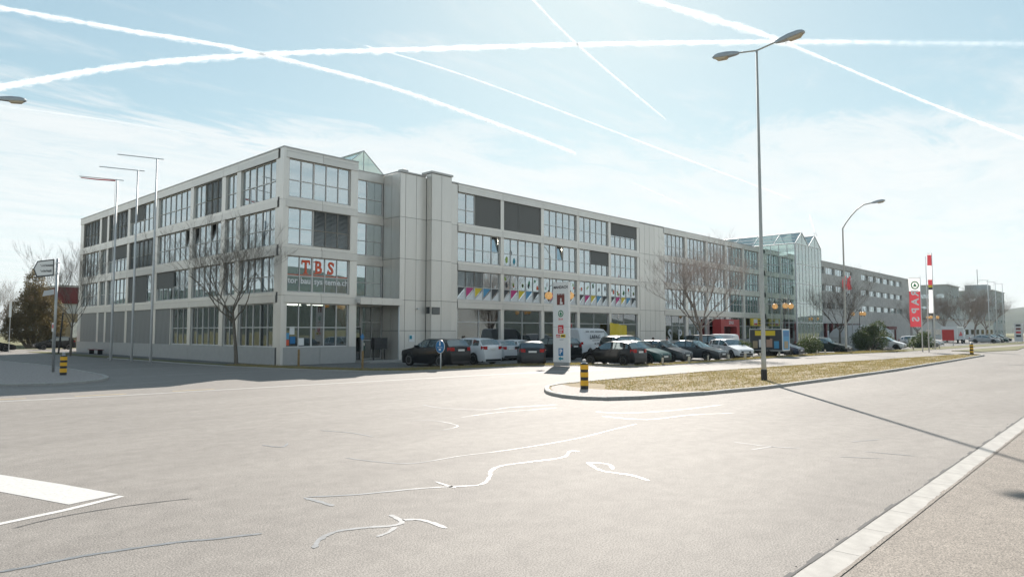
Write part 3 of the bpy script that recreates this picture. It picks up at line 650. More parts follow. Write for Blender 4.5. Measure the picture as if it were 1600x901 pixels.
# ceiling lights seen through the glass
def tubelight(x0,x1,y0,y1,z): piece('ceiling_light',x0,x1,y0,y1,z-.05,z,'tube',B)
for x, y in ((22.4,40.9),(23.3,42.4),(24.5,41.4)): tubelight(x,x+1.3,y,y+.12,3.9)
for y in (43.0,46.0,50.5): tubelight(23.4,23.52,y,y+1.3,3.9)
for i in range(9): tubelight(42+i*2.1,43.2+i*2.1,41.2+(i%2)*1.4,41.32+(i%2)*1.4,9.95)
for i in range(12): tubelight(68+i*1.9,69.1+i*1.9,41.4+(i%3),41.52+(i%3),3.9)
# lettering on the corner block
ru = facing('F')
def ftext(body,size,m,u,d,z,parent=B,**k): return text(body,size,m,parent,frame_mtx(fpt('F',u,d,z)-wloc(parent),*ru),**k)
cwv = (26.37-21.8)/5
for i, ch in enumerate('TBS'):
    u = 21.8+cwv*(i+1.5); t_ = ftext(ch,1.12,'porange',u,-.155,6.19,CW[1],name='red_letter',sx=.82,bold=.035)
    for (du,dz,wd_) in {'T':((0,-.40,.36),(-.27,.28,.07),(.27,.28,.07)),'B':((-.24,.385,.22),(-.24,-.385,.22)),'S':((.22,.28,.06),(-.22,-.28,.06))}[ch]:
        piece('letter_serif',u+du-wd_/2,u+du+wd_/2,YF+.150,YF+.158,6.19+dz-(.03 if wd_>.1 else .12),6.19+dz+(.03 if wd_>.1 else .12),'porange',CW[1])
piece('red_underline',21.86,26.3,YF+.150,YF+.160,5.655,5.70,'porange',CW[1])
for i, ch in enumerate(('tor','bau','sys','tem','e.ch')): ftext(ch,.52,'pwhite',21.8+cwv*(i+.5),-.150,5.30,CW[1],name='white_letters',bold=.012)
for u,z,w_,h_,m_ in ((22.3,2.15,.34,.5,'sign_w'),(22.35,1.55,.36,.45,'blue'),(22.95,1.45,.38,.46,'sign_w'),(21.98,1.8,.26,.4,'pblue'),(21.97,1.4,.26,.36,'porange')): fb('F','poster',u-w_/2,u+w_/2,-.168,-.163,z-h_/2,z+h_/2,m_,CW[0])
# shop lettering and portal at the supermarket
for i, ch in enumerate('SPAR'): ftext(ch,1.75,'sign_g',68.6+i*2.3,-.13,1.62,name='shop_letter',bold=.05)
pt = thing('entrance_portal','red supermarket entrance portal with white lettering on its beam','portal',(81,38.6,0))
piece('portal_post',78.5,79.3,38.1,39.2,.01,2.7,'red',pt); piece('portal_post',82.8,83.6,38.1,39.2,.01,2.7,'red',pt); piece('portal_beam',78.5,83.6,38.1,39.2,2.705,3.6,'red',pt)
text('SPAR',.62,'pwhite',pt,frame_mtx(Vector((81.3,38.09,3.15))-wloc(pt),*ru),name='portal_lettering')
piece('portal_door',79.32,82.78,38.9,38.95,.02,2.69,'shop_glass',pt)
ys = thing('shop_sign','yellow shop sign board with white and red emblem above the ground floor windows','sign',(91.2,39.1,2.9))
piece('sign_panel',89.3,93.4,39.0,39.2,2.85,3.85,'pyellow',ys); piece('emblem',90.0,91.2,38.985,38.998,2.95,3.75,'pwhite',ys); piece('emblem_base',90.1,91.1,38.975,38.984,2.98,3.2,'pred',ys); piece('sign_word',91.5,92.3,38.985,38.998,3.42,3.6,'ink',ys); piece('sign_word',91.5,92.9,38.985,38.998,3.08,3.26,'brown',ys)
bn = thing('banner','plain yellow fabric banner hanging in front of the ground floor windows','banner',(57.5,38.8,1.6))
m_ = MB(); k = 8
for i in range(k+1):
    for j in range(2): m_.v.append((56.1+2.9*i/k, 38.85+.05*math.sin(i*1.4), (2.95-.25*i/k+.03*math.sin(i*2)) if j else (1.62-.1*i/k)))
for i in range(k): m_.f.append((2*i,2*i+2,2*i+3,2*i+1)); m_.m.append(0)
m_.build('banner_cloth','pyellow',bn)
for x in (56.1,59.0): piece('banner_pole',x-.02,x+.02,38.86,38.9,.01,2.8,'galv',bn)

# ------------------------------------------------------------------ glass atrium
A = thing('glass_atrium','tall glass atrium with twin gables projecting from the office building','atrium',(99.2,34.8,0))
ax0, ax1, ay0, ay1, ez, rz_ = 94.2, 104.2, 34.8, 56.0, 14.05, 15.75
ZA = [.15,3.3,5.9,8.6,11.3,ez]
fr = MB(); ysd = [34.8,35.9,37.05,38.2,39.28]; xs = [ax0+i*1.25 for i in range(9)]
for y in ysd[1:]: fr.box(ax0-.03,ax0+.07,y-.035,y+.035,.02,ez)
for x in xs[1:]: fr.box(x-.03,x+.03,ay0-.03,ay0+.07,.02,ez)
fr.box(ax0-.06,ax0+.10,ay0-.06,ay0+.10,.02,ez+.02)
for z in ZA: fr.box(ax0-.035,ax0+.08,ay0+.1,39.28,z-.05,z+.05); fr.box(ax0+.1,ax1,ay0-.035,ay0+.08,z-.05,z+.05)
for gx in (ax0, ax0+5):
    for y in (ay0, ay0+3, ay0+6, ay0+9, ay0+12, ay0+15): fr.tube([(gx,y,ez),(gx+2.5,y,rz_),(gx+5,y,ez)],.06,6)
    fr.tube([(gx+2.5,ay0,rz_),(gx+2.5,ay1,rz_)],.06,6); fr.tube([(gx,ay0,ez),(gx,ay1,ez)],.07,6); fr.tube([(gx+2.5,ay0,ez),(gx+2.5,ay0,rz_)],.04,6)
    for t in (.33,.66): fr.tube([(gx+2.5*t,ay0,ez+(rz_-ez)*t),(gx+2.5*t,ay1,ez+(rz_-ez)*t)],.03,5)
fr.build('atrium_frame','white_m',A)
for i in range(4):
    for j in range(5): piece('pane',ax0,ax0+.012,ysd[i]+.04,ysd[i+1]-.04,ZA[j]+.05,ZA[j+1]-.05,'atrium_glass',A)
for i in range(8):
    for j in range(5): piece('pane',xs[i]+.04,xs[i+1]-.04,ay0,ay0+.012,ZA[j]+.05,ZA[j+1]-.05,'atrium_glass',A)
for gx in (ax0, ax0+5):
    MB().add([(gx,ay0,ez),(gx+5,ay0,ez),(gx+2.5,ay0,rz_)],[(0,1,2)]).build('gable_pane','atrium_glass',A)
    MB().add([(gx,ay0,ez),(gx+2.5,ay0,rz_),(gx+2.5,ay1,rz_),(gx,ay1,ez)],[(0,1,2,3)]).build('roof_glazing','atrium_glass',A)
    MB().add([(gx+5,ay0,ez),(gx+5,ay1,ez),(gx+2.5,ay1,rz_),(gx+2.5,ay0,rz_)],[(0,1,2,3)]).build('roof_glazing','atrium_glass',A)
for z in ZA[1:-1]: piece('gallery',95.0,103.4,38.0,46,z-.25,z-.06,'slab',A)
piece('lift_shaft',96.2,98.0,38.6,40.6,.02,13.4,'concrete',A); piece('back_wall',94.3,104.1,46.1,46.4,.02,13.9,'bgrey',A)

# ------------------------------------------------------------------ concrete building beyond the atrium
K2 = thing('concrete_building','grey ribbed concrete building with ribbon windows beyond the glass atrium','building',(139,39.3,0))
x0, x1 = 104.3, 173.8
rows = [(5.85,6.95),(8.85,9.95),(11.7,12.85)]
for z0, z1 in ((3.45,5.85),(6.95,8.85),(9.95,11.7),(12.85,13.7)): piece('wall_band',x0,x1,39.3,39.75,z0,z1,'concrete',K2)
piece('coping',x0,x1,39.25,39.8,13.70,13.82,'coping',K2)
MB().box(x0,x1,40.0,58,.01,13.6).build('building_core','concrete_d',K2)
nxt = x0
for (g0, g1, nw) in ((105.0,134.5,6),(139.0,168.5,6)):
    wv = (g1-g0)/nw
    for z0, z1 in rows:
        piece('wall_pier',nxt,g0,39.3,39.75,z0,z1,'concrete',K2)
        for i in range(nw):
            a = g0+i*wv; b = a+wv-.7; piece('wall_pier',b,a+wv,39.32,39.75,z0,z1,'concrete',K2)
            o = MB()
            for u in (a,a+(b-a)/3,a+2*(b-a)/3,b-.08): o.box(u,u+.08,39.5,39.58,z0,z1)
            o.box(a,b,39.505,39.575,z0,z0+.07); o.box(a,b,39.505,39.575,z1-.07,z1); o = o.build('window','frame',K2)
            piece('glazing',a,b,39.53,39.545,z0,z1,'window_glass',o)
    nxt = g1
for z0, z1 in rows: piece('wall_pier',168.5,x1,39.3,39.75,z0,z1,'concrete',K2)
for i in range(12):
    u = x0+i*3.0; piece('shop_pier',u,u+.5,39.32,39.8,.01,3.45,'redd',K2)
    if i < 11: o = piece('shop_window',u+.5,u+3.0,39.6,39.63,.01,3.45,'shop_glass',K2); piece('poster',u+1.0,u+2.0,39.55,39.57,.6,2.2,random.choice(['pwhite','sign_w','pred','pwhite']),K2)
piece('wall_band',x0+33.6,x1,39.3,39.75,.01,3.45,'concrete',K2)
pr = piece('porch',151,157,37.9,39.29,2.5,3.1,'redd',K2); piece('porch_post',151.1,151.4,38.0,38.3,.01,2.5,'redd',K2); piece('porch_post',156.6,156.9,38.0,38.3,.01,2.5,'redd',K2)
K3 = thing('far_wing','dark brown end wing standing behind the ribbed concrete building','building',(181,42,0))
piece('wall',174.2,188,42,60,.01,13.6,'concrete_d',K3)
for z in (6,9,11.8): o = piece('window',178,183.5,41.9,41.99,z,z+1.2,'frame',K3); piece('glazing',178.1,183.4,41.87,41.895,z+.08,z+1.1,'window_glass',o)
piece('roof_edge',174.1,188.1,41.9,60.1,13.61,13.8,'coping',K3)

# ------------------------------------------------------------------ trees and shrubs
def grow(seed, h, trunk_r, trunk_h, spread, levels=5, nb=(4,3,3,3,2), up=0.35, kink=0.25, lens=(.42,.62,.62,.6,.55), droop=0.0):
    """bare tree: returns (wood MB, twig MB), both rooted at the origin"""
    r_ = random.Random(seed); wood, twig = MB(), MB()
    def branch(p, d, L, rad, lv):
        n = 5 if lv < 2 else (4 if lv < 4 else 2); pts = [p]; rs = [rad]; q = p.copy(); dd = d.copy()
        for i in range(n):
            kk = kink*(.15 if lv == 0 else 1); dd = (dd + Vector((r_.gauss(0,kk),r_.gauss(0,kk),r_.gauss(0,kk*.7)+up*.12))).normalized(); q = q + dd*L/n; pts.append(q.copy()); rs.append(rad*(1-.55*(i+1)/n))
        (wood if lv < 3 else twig).tube(pts, rs, 7 if lv < 1 else (5 if lv < 3 else 3), cap=False)
        if lv >= levels: return
        k = nb[min(lv,len(nb)-1)]
        for i in range(k + (1 if r_.random() < .4 else 0)):
            t = r_.uniform(.3,1.0) if lv else r_.uniform(.72,1.0)
            j = min(n-1, int(t*n)); b = pts[j].lerp(pts[j+1], t*n-j) if j < n else pts[-1]
            a = r_.uniform(0,6.283); side = Vector((math.cos(a),math.sin(a),r_.uniform(-.15,.75))).normalized()
            nd = (dd*(.55 if lv else .35) + side*spread + Vector((0,0,up))).normalized()
            branch(b, nd, L*lens[min(lv,len(lens)-1)]*r_.uniform(.75,1.2) if lv else h*.40*r_.uniform(.8,1.15), max(.006, rs[min(j+1,n)]*r_.uniform(.55,.75)), lv+1)
        if lv: branch(pts[-1], dd, L*.6, max(.006, rs[-1]*.9), lv+1)
    branch(Vector((0,0,-.05)), Vector((r_.uniform(-.03,.03),r_.uniform(-.03,.03),1)), trunk_h, trunk_r, 0)
    return wood, twig
TREE = {}
def bare_tree(kind, label, loc, rz, scale=1.0, group=None, bark='bark', tw='bark'):
    o = thing('bare_tree', label, 'tree', loc, rz, group)
    if kind not in TREE:
        a = dict(street=(3,8.6,.14,3.6,.75,5,(8,4,3,3,2),.36,.16), plane=(11,10.5,.24,3.1,.80,5,(9,5,4,3,3),.45,.18), slim=(5,10.5,.13,3.8,.6,5,(7,4,3,3,2),.55,.16), far=(8,10,.2,3.0,.75,5,(8,4,4,3,2),.45,.18))[kind]
        wd, tg = grow(a[0],a[1],a[2],a[3],a[4],a[5],a[6],a[7],a[8]); TREE[kind] = (wd, tg)
    key = (kind, bark, tw)
    if key not in TREE: TREE[key] = (TREE[kind][0].mesh('trunk',bark,True), TREE[kind][1].mesh('crown',tw,False))
    t = link('trunk', TREE[key][0], o); c = link('crown', TREE[key][1], o)
    o.scale = (scale,)*3; return o
bare_tree('street','bare young street tree standing in front of the corner of the office building','%s' and (19.9,41.9,.04),0.4,.98)
bare_tree('slim','slim bare tree with upright branches beside the far end of the side wing',(17.6,67.8,.02),1.0,.8)
bare_tree('plane','broad bare tree with pinkish buds standing among the parked cars by the supermarket',(52.5,27.3,.02),0.7,.88,None,'bark_l','twig_pink')
bare_tree('far','bare tree standing in front of the ribbed concrete building',(86.5,27.0,.02),2.1,.85)
for i,(x,y,s_,rz) in enumerate(((150.4,27.9,.95,0.2),(153.5,25.9,1.0,1.9),(163.1,25.6,1.0,3.3),(175.3,25.4,1.02,4.4),(147,32,.8,5.2))):
    bare_tree('far',('bare tree directly behind the white box truck','bare tree standing just beyond the white box truck','bare tree in the far row between the thin flagpoles','last bare tree of the far row beside the small pylon sign','smaller bare tree set back behind the far row of trees')[i],(x,y,.02),rz,s_,'row of bare trees beyond the parked cars','bark_l','bark_l')
bare_tree('slim','thin bare tree at the edge of the cross street by the dark saloon car',(17.2,94.5,-.03),2.4,.66)

def leaf_mesh(name, blobs, n, size, m, seed, flat=.6):
    g = np.random.default_rng(seed); W = np.array([b[3]*b[4]*b[5] for b in blobs])**.7; W = W/W.sum(); P = []
    for b, k in zip(blobs, (W*n).astype(int)):
        v = g.normal(size=(k,3)); v /= np.linalg.norm(v,axis=1)[:,None]; r = g.uniform(.45,1.06,k)**.6
        r *= 1 + .16*np.sin(v[:,0]*7+b[0])*np.sin(v[:,2]*6+b[1]*2)+.10*np.sin(v[:,1]*13+v[:,2]*9)
        P.append(np.array(b[:3]) + v*r[:,None]*np.array(b[3:6]))
    P = np.vstack(P); P = P[P[:,2] > .03]; k = len(P)
    a = g.normal(size=(k,3)); a /= np.linalg.norm(a,axis=1)[:,None]; b_ = np.cross(a, g.normal(size=(k,3))); b_ /= np.linalg.norm(b_,axis=1)[:,None]
    s_ = g.uniform(.5,1.2,(k,1))*size; V = np.stack((P-a*s_, P+b_*s_*flat*.5, P+a*s_, P-b_*s_*flat*.5),1).reshape(-1,3)
    return np_mesh(name, V, np.arange(4*k).reshape(-1,4), m, 4)
def clump(seed, L, Wd, H, n, r0, r1):
    g = random.Random(seed); o = []
    for i in range(n):
        x = g.uniform(-L,L); hh = H*(1-.45*abs(x)/L)*g.uniform(.45,1.0); r_ = g.uniform(r0,r1); o.append((x,g.uniform(-Wd,Wd),max(r_*.5,hh-r_*.6),r_*g.uniform(.8,1.3),r_,r_*g.uniform(.7,1.2)))
    return o
def shrub(name, label, cat, loc, blobs, n, size, m, seed, trunk=None, group=None):
    o = thing(name, label, cat, loc, 0, group); link('foliage', leaf_mesh('foliage', blobs, n, size, m, seed), o)
    tm = MB(); tr = trunk or (.06, .5)
    for i, b in enumerate(blobs): tm.tube([(b[0]*.3,b[1]*.3,-.02),(b[0]*.7,b[1]*.7,b[2]*.5),(b[0],b[1],b[2]+b[5]*.5)],[tr[0],tr[0]*.7,tr[0]*.25],6)
    tm.build('trunk','bark',o,local=True); return o
shrub('evergreen_shrub','round dark evergreen shrub beside the grey saloon car','shrub',(53.6,24.4,.03),clump(34,1.3,.5,1.55,16,.28,.55),7000,.075,'leaf',1)
shrub('clipped_hedge','clipped dark green hedge behind the verge stakes','hedge',(66.0,23.3,.03),[(-1.0,0,.7,.75,.7,.8),(0,0,.75,.75,.7,.85),(1.0,0,.72,.75,.7,.85),(1.8,.1,.7,.6,.7,.75)],5600,.085,'leaf',2)
shrub('juniper_bush','large dark spreading juniper bush in the verge','bush',(82.5,22.6,.03),clump(31,2.7,.7,2.9,22,.4,.85),11000,.12,'leaf',3)
shrub('juniper_bush','dark juniper bush reaching up in front of the globe lamp','bush',(91.5,24.5,.03),clump(32,3.2,.8,3.3,20,.5,.95),9000,.13,'leaf',4)
shrub('juniper_bush','low dark bush behind the flag poles','bush',(101.5,21.8,.03),clump(33,2.6,.7,2.2,15,.4,.8),6000,.12,'leaf',5)
shrub('evergreen_tree','brownish evergreen tree with dense crown by the cross street','tree',(23.5,107,-.05),[(0,0,3.0,3.3,3.3,2.4),(-1.2,0,4.6,2.2,2.4,2.0),(1.2,.3,4.8,2.2,2.4,2.0),(.2,0,6.4,2.0,2.0,2.0),(0,0,8.4,1.2,1.2,2.0),(-2.0,.2,2.4,1.6,1.6,1.6),(2.2,0,2.6,1.5,1.5,1.5)],30000,.16,'leaf_b',6,(.2,1))
shrub('evergreen_tree','smaller dark evergreen tree left of the brownish evergreen','tree',(17.5,108,-.05),[(0,0,4.4,2.2,2.2,3.0),(-.8,0,2.8,1.8,1.8,1.6)],7000,.17,'leaf',7,(.16,1))
shrub('reddish_thicket','reddish brown bare thicket in front of the wooded hill','bushes',(318,24,-.05),[(-9,0,2.5,7,4,4),(2,0,3.2,8,4,5),(12,0,2.4,8,4,4)],6000,.6,'leaf_b',9,(.2,1))
shrub('reddish_thicket','dark shrub beside the turquoise fence','bushes',(262,23,-.05),[(0,0,2.2,3,3,2.6),(3,0,1.6,2.4,2,1.8)],2500,.4,'leaf',10,(.2,1))

# ------------------------------------------------------------------ street lamps, poles, signs, bollards
def lamp_head(mb_shell, mb_lens, p, d, L=1.2, wd=.32):
    """cobra head lantern from p along unit direction d (horizontal)"""
    d = Vector(d).normalized(); s_ = Vector((-d.y,d.x,0)); u = Vector((0,0,1)); q = lambda a,b,c: tuple(Vector(p)+d*a+s_*b+u*c)
    prof = [(0,.05,-.05,.05),(.18,.10,-.07,.10),(.55,.155,-.08,.15),(.95,wd/2,-.06,.15),(L-.08,wd/2*.9,-.04,.10),(L,wd/4,-.02,.04)]
    o = len(mb_shell.v); vs = []
    for a,b,lo,hi in prof: vs += [q(a,-b,lo),q(a,b,lo),q(a,b*.95,(lo+hi)*.6),q(a,b*.45,hi),q(a,-b*.45,hi),q(a,-b*.95,(lo+hi)*.6)]
    fs = [(i*6+k,i*6+(k+1)%6,(i+1)*6+(k+1)%6,(i+1)*6+k) for i in range(len(prof)-1) for k in range(6)] + [tuple(range(5,-1,-1)), tuple(range(len(prof)*6-6,len(prof)*6))]
    mb_shell.add(vs, fs)
    l = []
    for a,b,lo in ((.5,.12,-.085),(.6,.135,-.16),(1.0,.135,-.15),(1.1,.11,-.07)): l += [q(a,-b,lo),q(a,b,lo),q(a,b,-.05),q(a,-b,-.05)]
    mb_lens.add(l, [(i*4+k,i*4+(k+1)%4,i*4+4+(k+1)%4,i*4+4+k) for i in range(3) for k in range(4)] + [(3,2,1,0),(12,13,14,15)])
def street_lamp(label, loc, arms, top, kind='double'):
    o = thing('street_lamp', label, 'street lamp', loc); x,y,z = loc
    pole = MB()
    if kind == 'double': pole.tube([(x,y,z),(x,y,z+.9),(x,y,z+.95),(x,y,top)],[.108,.10,.088,.045],12)
    else:
        dx, dy = arms[0]; pts = [(x,y,z),(x,y,z+1.0),(x,y,top-2.3)]; rs = [.11,.10,.065]
        for t in (.12,.3,.5,.75,1.0): pts.append((x+dx*2.6*t, y+dy*2.6*t, top-2.3+2.15*math.sin(min(1,t*1.25)*1.35)**.9*(.97+.05*t))); rs.append(.055)
        pole.tube(pts, rs, 10)
    pole.build('pole','pole_c',o,smooth=True)
    piece('base_sleeve',x-.125,x+.125,y-.125,y+.125,z,z+.42,'black',o) if kind != 'double' else MB().lathe([(.125,z+.0),(.125,z+.42),(.112,z+.45)],(x,y,0),14).build('base_sleeve','black',o,smooth=False)
    for dx,dy in arms:
        if kind == 'double': p = (x+dx*.8,y+dy*.8,top+.10); MB().tube([(x,y,top-.03),p],.035,8).build('arm','pole_c',o,smooth=True)
        else: p = (x+dx*2.6,y+dy*2.6,top-.15)
        a, b = MB(), MB(); lamp_head(a,b,p,(dx,dy,.08)); h = a.build('lantern','galv',o,loc=p); b.build('lens','lens',h,loc=p)
    return o
street_lamp('tall double armed street lamp standing on the long traffic island',(28.04,11.76,.085),[(0,-1),(0,1)],14.05)
street_lamp('tall street lamp with a single curved arm at the edge of the parking lot',(70.0,21.3,.03),[(0,-1)],14.3,'single')
street_lamp('tall street lamp with a curved arm on the cobbled island of the side street',(4.3,40.4,.085),[(.97,-.24)],13.3,'single')

def globe_lamp(label, loc, rot, h=4.35):
    o = thing('globe_lamp', label, 'street lamp', loc); x,y,z = loc
    MB().tube([(x,y,z),(x,y,z+.6),(x,y,z+.62),(x,y,h+.35)],[.09,.08,.05,.04],10).build('pole','black',o,smooth=True)
    for k in range(3):
        a = rot+k*2.0944; c, s_ = math.cos(a), math.sin(a); pts = [(x+c*.78*t, y+s_*.78*t, h+.25+.42*math.sin(t*2.5)) for t in (0,.2,.4,.6,.8,.95)] + [(x+c*.78,y+s_*.78,h+.28)]
        MB().tube(pts,.022,6).build('arm','black',o,smooth=True)
        gx, gy = x+c*.78, y+s_*.78
        gb = MB().lathe([(.03,h-.25)]+[(.25*math.sin(t),h-.25*math.cos(t)) for t in [.2+.29*i for i in range(10)]]+[(.03,h+.25)],(gx,gy,0),18).build('globe','globe',o,smooth=True,loc=(gx,gy,h))
        MB().lathe([(.09,h+.24),(.06,h+.3),(.02,h+.34)],(gx,gy,0),10).build('globe_cap','black',gb); MB().lathe([(.02,h-.36),(.05,h-.3),(.07,h-.24)],(gx,gy,0),10).build('globe_finial','black',gb)
    return o
globe_lamp('lamp post with cream glass globes just behind the white pylon sign',(33.57,27.0,.02),R(-17))
globe_lamp('lamp post with cream glass globes in front of the glass atrium',(61.6,23.9,.02),R(-29))
globe_lamp('lamp post with cream glass globes behind the juniper bush',(95.0,27.2,.02),R(-29))
globe_lamp('lamp post with cream glass globes behind the red flag',(127,25.5,.02),R(-60))

def bollard(label, loc, h=.98):
    o = thing('bollard', label, 'bollard', loc, 0, None); x,y,z = loc
    MB().lathe([(.14,z),(.14,z+h-.12),(.12,z+h-.08)],(x,y,0),18).build('post','black',o,smooth=False)
    for a,b in ((.12,.30),(.42,.58),(.68,.84)): MB().lathe([(.143,z+a*h/.98),(.145,z+a*h/.98+.005),(.145,z+b*h/.98),(.143,z+b*h/.98+.005)],(x,y,0),18).build('reflective_band','yellow',o)
    MB().lathe([(.09,z+h-.08),(.06,z+h-.04),(.07,z+h+.03),(.02,z+h+.06)],(x,y,0),12).build('cap','galv',o)
bollard('black and yellow banded bollard on the paved nose of the long island',(19.5,14.6,.09))
bollard('black and yellow banded bollard beside the signpost on the cobbled island',(9.35,37.0,.085))
bollard('black and yellow banded bollard at the far tip of the long island',(72.4,11.6,.085))

# flag poles with horizontal arms
for i,(x,y,h,lab) in enumerate(((16.85,55.07,13.2,'white flagpole with a rolled up red flag on its arm beside the side wing'),(17.41,52.6,13.6,'white flagpole with empty horizontal arm between two other flagpoles'),(17.64,49.71,14.0,'white flagpole with empty horizontal arm closest to the building corner'))):
    o = thing('flagpole',lab,'flagpole',(x,y,.02),0,'flagpoles beside the side wing')
    MB().tube([(x,y,0),(x,y,h*.4),(x,y,h)],[.085,.075,.05],12).build('mast','white_m',o,smooth=True)
    MB().tube([(x+.4,y-.15,h-.03),(x-2.2,y+.9,h+.02)],.03,6).build('arm','galv',o)
    if i == 0:
        MB().tube([(x-.1,y+.04,h-.10),(x-1.2,y+.48,h-.12),(x-2.1,y+.86,h-.08)],[.045,.04,.03],7).build('rolled_flag','cloth_r',o,smooth=True)
        MB().tube([(x-.12,y,h-.15),(x-.14,y,h*.6),(x-.13,y,h*.3)],.018,5).build('halyard','cloth_w',o)
# flags by the supermarket lot
def banner_flag(name, label, loc, h, z0, z1, wd, segs, dirx=(1,0), group=None):
    """vertical banner on a pole: segs = list of (t0,t1,material)"""
    o = thing(name, label, 'flag', loc, 0, group); x,y,z = loc; dx,dy = dirx
    MB().tube([(x,y,z),(x,y,h)],[.06,.035],10).build('mast','white_m',o,smooth=True)
    MB().tube([(x,y,z1+.03),(x+dx*wd,y+dy*wd,z1+.03)],.02,6).build('arm','galv',o)
    for t0,t1,m_ in segs:
        c = MB(); K = 10; J = 5
        for i in range(K+1):
            t = t0+(t1-t0)*i/K
            for j in range(J):
                u = j/(J-1)*wd; wv = .05*math.sin(t*9+u*4)*(u/wd); c.v.append((x+dx*(u+.03)-dy*wv, y+dy*(u+.03)+dx*wv, z1+(z0-z1)*t))
        for i in range(K):
            for j in range(J-1): c.f.append((i*J+j,(i+1)*J+j,(i+1)*J+j+1,i*J+j+1)); c.m.append(0)
        c.build('flag_cloth',m_,o,smooth=True)
    return o
sf = banner_flag('banner_flag','tall red and white supermarket banner flag with round green tree emblem',(79.4,16.9,.03),7.7,2.55,7.5,1.15,[(0,.27,'cloth_w'),(.27,1.0,'cloth_r')],(-.68,.73))
# reverse side of the flag: letters are seen mirrored
fl = Vector((-.68,.73,0)); fo = Vector((79.4,16.9,.03))
for i, ch in enumerate('SPAR'):
    p = fo + fl*.6 + Vector((0,0,2.55+.75+i*.88)) + Vector((-.73,-.68,0))*.09
    text(ch,1.05,'pwhite',sf,frame_mtx(p-wloc(sf),(0,0,1),fl),name='flag_letter',mirror=True,bold=.03)
cpos = fo + fl*.6 + Vector((-.73,-.68,0))*.09 + Vector((0,0,6.75)); c = MB(); K = 20
for i in range(K):
    a = 6.283*i/K
    for r_ in (.30,.42): c.v.append(tuple(cpos+fl*math.cos(a)*r_+Vector((0,0,math.sin(a)*r_))))
for i in range(K): c.f.append((2*i,2*((i+1)%K),2*((i+1)%K)+1,2*i+1)); c.m.append(0)
c.add([tuple(cpos+fl*.2+Vector((0,0,-.15))),tuple(cpos-fl*.2+Vector((0,0,-.15))),tuple(cpos+Vector((0,0,.24)))],[(0,1,2)]).build('flag_emblem','pgreen',sf)
o = thing('flagpole','tall thin empty flagpole beside the supermarket banner flag','flagpole',(80.2,16.5,.03)); MB().tube([(80.2,16.5,0),(80.2,16.5,9.6)],[.06,.03],10).build('mast','white_m',o,smooth=True); MB().lathe([(.05,9.6),(.06,9.66),(.01,9.72)],(80.2,16.5,0),8).build('finial','white_m',o)
banner_flag('banner_flag','very tall narrow banner flag in red, yellow, black and white',(90.5,18.0,.03),11.2,4.2,11.0,.5,[(0,.02,'cloth_w'),(.02,.20,'cloth_r'),(.20,.44,'cloth_w'),(.44,.53,'cloth_r'),(.53,.57,'pyellow'),(.57,.61,'pdark'),(.61,1,'cloth_w')],(-.68,.73))
for i,(x,y) in enumerate(((88.2,26.6),(89.0,26.3))):
    o = thing('flagpole','white pole flying a small red flag with white cross','flag',(x,y,.02),0,'pair of red flags in front of the concrete building'); MB().tube([(x,y,0),(x,y,8.9)],[.06,.035],10).build('mast','white_m',o,smooth=True)
    c = MB(); J = 6
    for k in range(8):
        for j in range(J): u = j/(J-1); c.v.append((x-.42*u*(1+.1*math.sin(k)), y+.25*u+.12*math.sin(u*6+k*.5), 8.8-1.55*k/7-.25*u))
    for k in range(7):
        for j in range(J-1): c.f.append((k*J+j,(k+1)*J+j,(k+1)*J+j+1,k*J+j+1)); c.m.append(0)
    c.build('flag_cloth','cloth_r',o,smooth=True); piece('white_cross',x-.34,x-.12,y-.02,y-.01,7.85,7.93,'pwhite',o); piece('white_cross',x-.27,x-.19,y-.025,y-.012,7.74,8.04,'pwhite',o)
for i,(x,y) in enumerate(((151,21.3),(157,21.0),(164,20.8))):
    o = thing('flagpole','thin white flagpole at the far end of the parking lot','flagpole',(x,y,.03),0,'thin flagpoles at the far end'); MB().tube([(x,y,0),(x,y,11.5)],[.08,.05],8).build('mast','white_m',o,smooth=True); MB().tube([(x+.2,y,11.4),(x-1.3,y+1.2,11.45)],.03,5).build('arm','galv',o)

# pylon sign
PY = thing('pylon_sign','tall white pylon sign with shop logos and blue parking symbol','sign',(32.55,26.05,.05))
px_, y0, y1 = 32.47, 25.45, 26.65
piece('sign_body',px_,px_+.17,y0,y1,.25,2.36,'sign_w',PY); piece('sign_body',px_,px_+.17,y0,y1,2.37,5.08,'sign_w',PY); piece('sign_foot',px_+.02,px_+.15,y0+.03,y1-.03,.03,.25,'galv',PY)
def pyt(body,size,m_,yy,zz,**k): return text(body,size,m_,PY,frame_mtx(Vector((px_-.004,yy,zz))-wloc(PY),(0,-1,0),(0,0,1)),**k)
def pyb(nm,yc,zc,wd,h,m_,d=.004): return piece(nm,px_-d-.004,px_-d,yc-wd/2,yc+wd/2,zc-h/2,zc+h/2,m_,PY)
ym = 26.05
pyt('MANDACH',.235,'ink',ym,4.76,name='sign_lettering',sx=.92,bold=.006)
e = pyb('brown_logo',ym,4.00,.58,.60,'brown')
for i in range(5): pyb('brown_logo_tooth',ym-.24+i*.12,4.335,.07,.09,'brown')
pyb('brown_logo_figure',ym-.02,3.93,.09,.34,'sign_w',.009); pyb('brown_logo_figure',ym-.05,3.80,.2,.12,'sign_w',.0095)
c = MB(); K = 24
for i in range(K):
    a = 6.283*i/K
    for r_ in (.15,.205): c.v.append((px_-.008,ym+math.cos(a)*r_,3.17+math.sin(a)*r_))
for i in range(K): c.f.append((2*i,2*i+1,2*((i+1)%K)+1,2*((i+1)%K))); c.m.append(0)
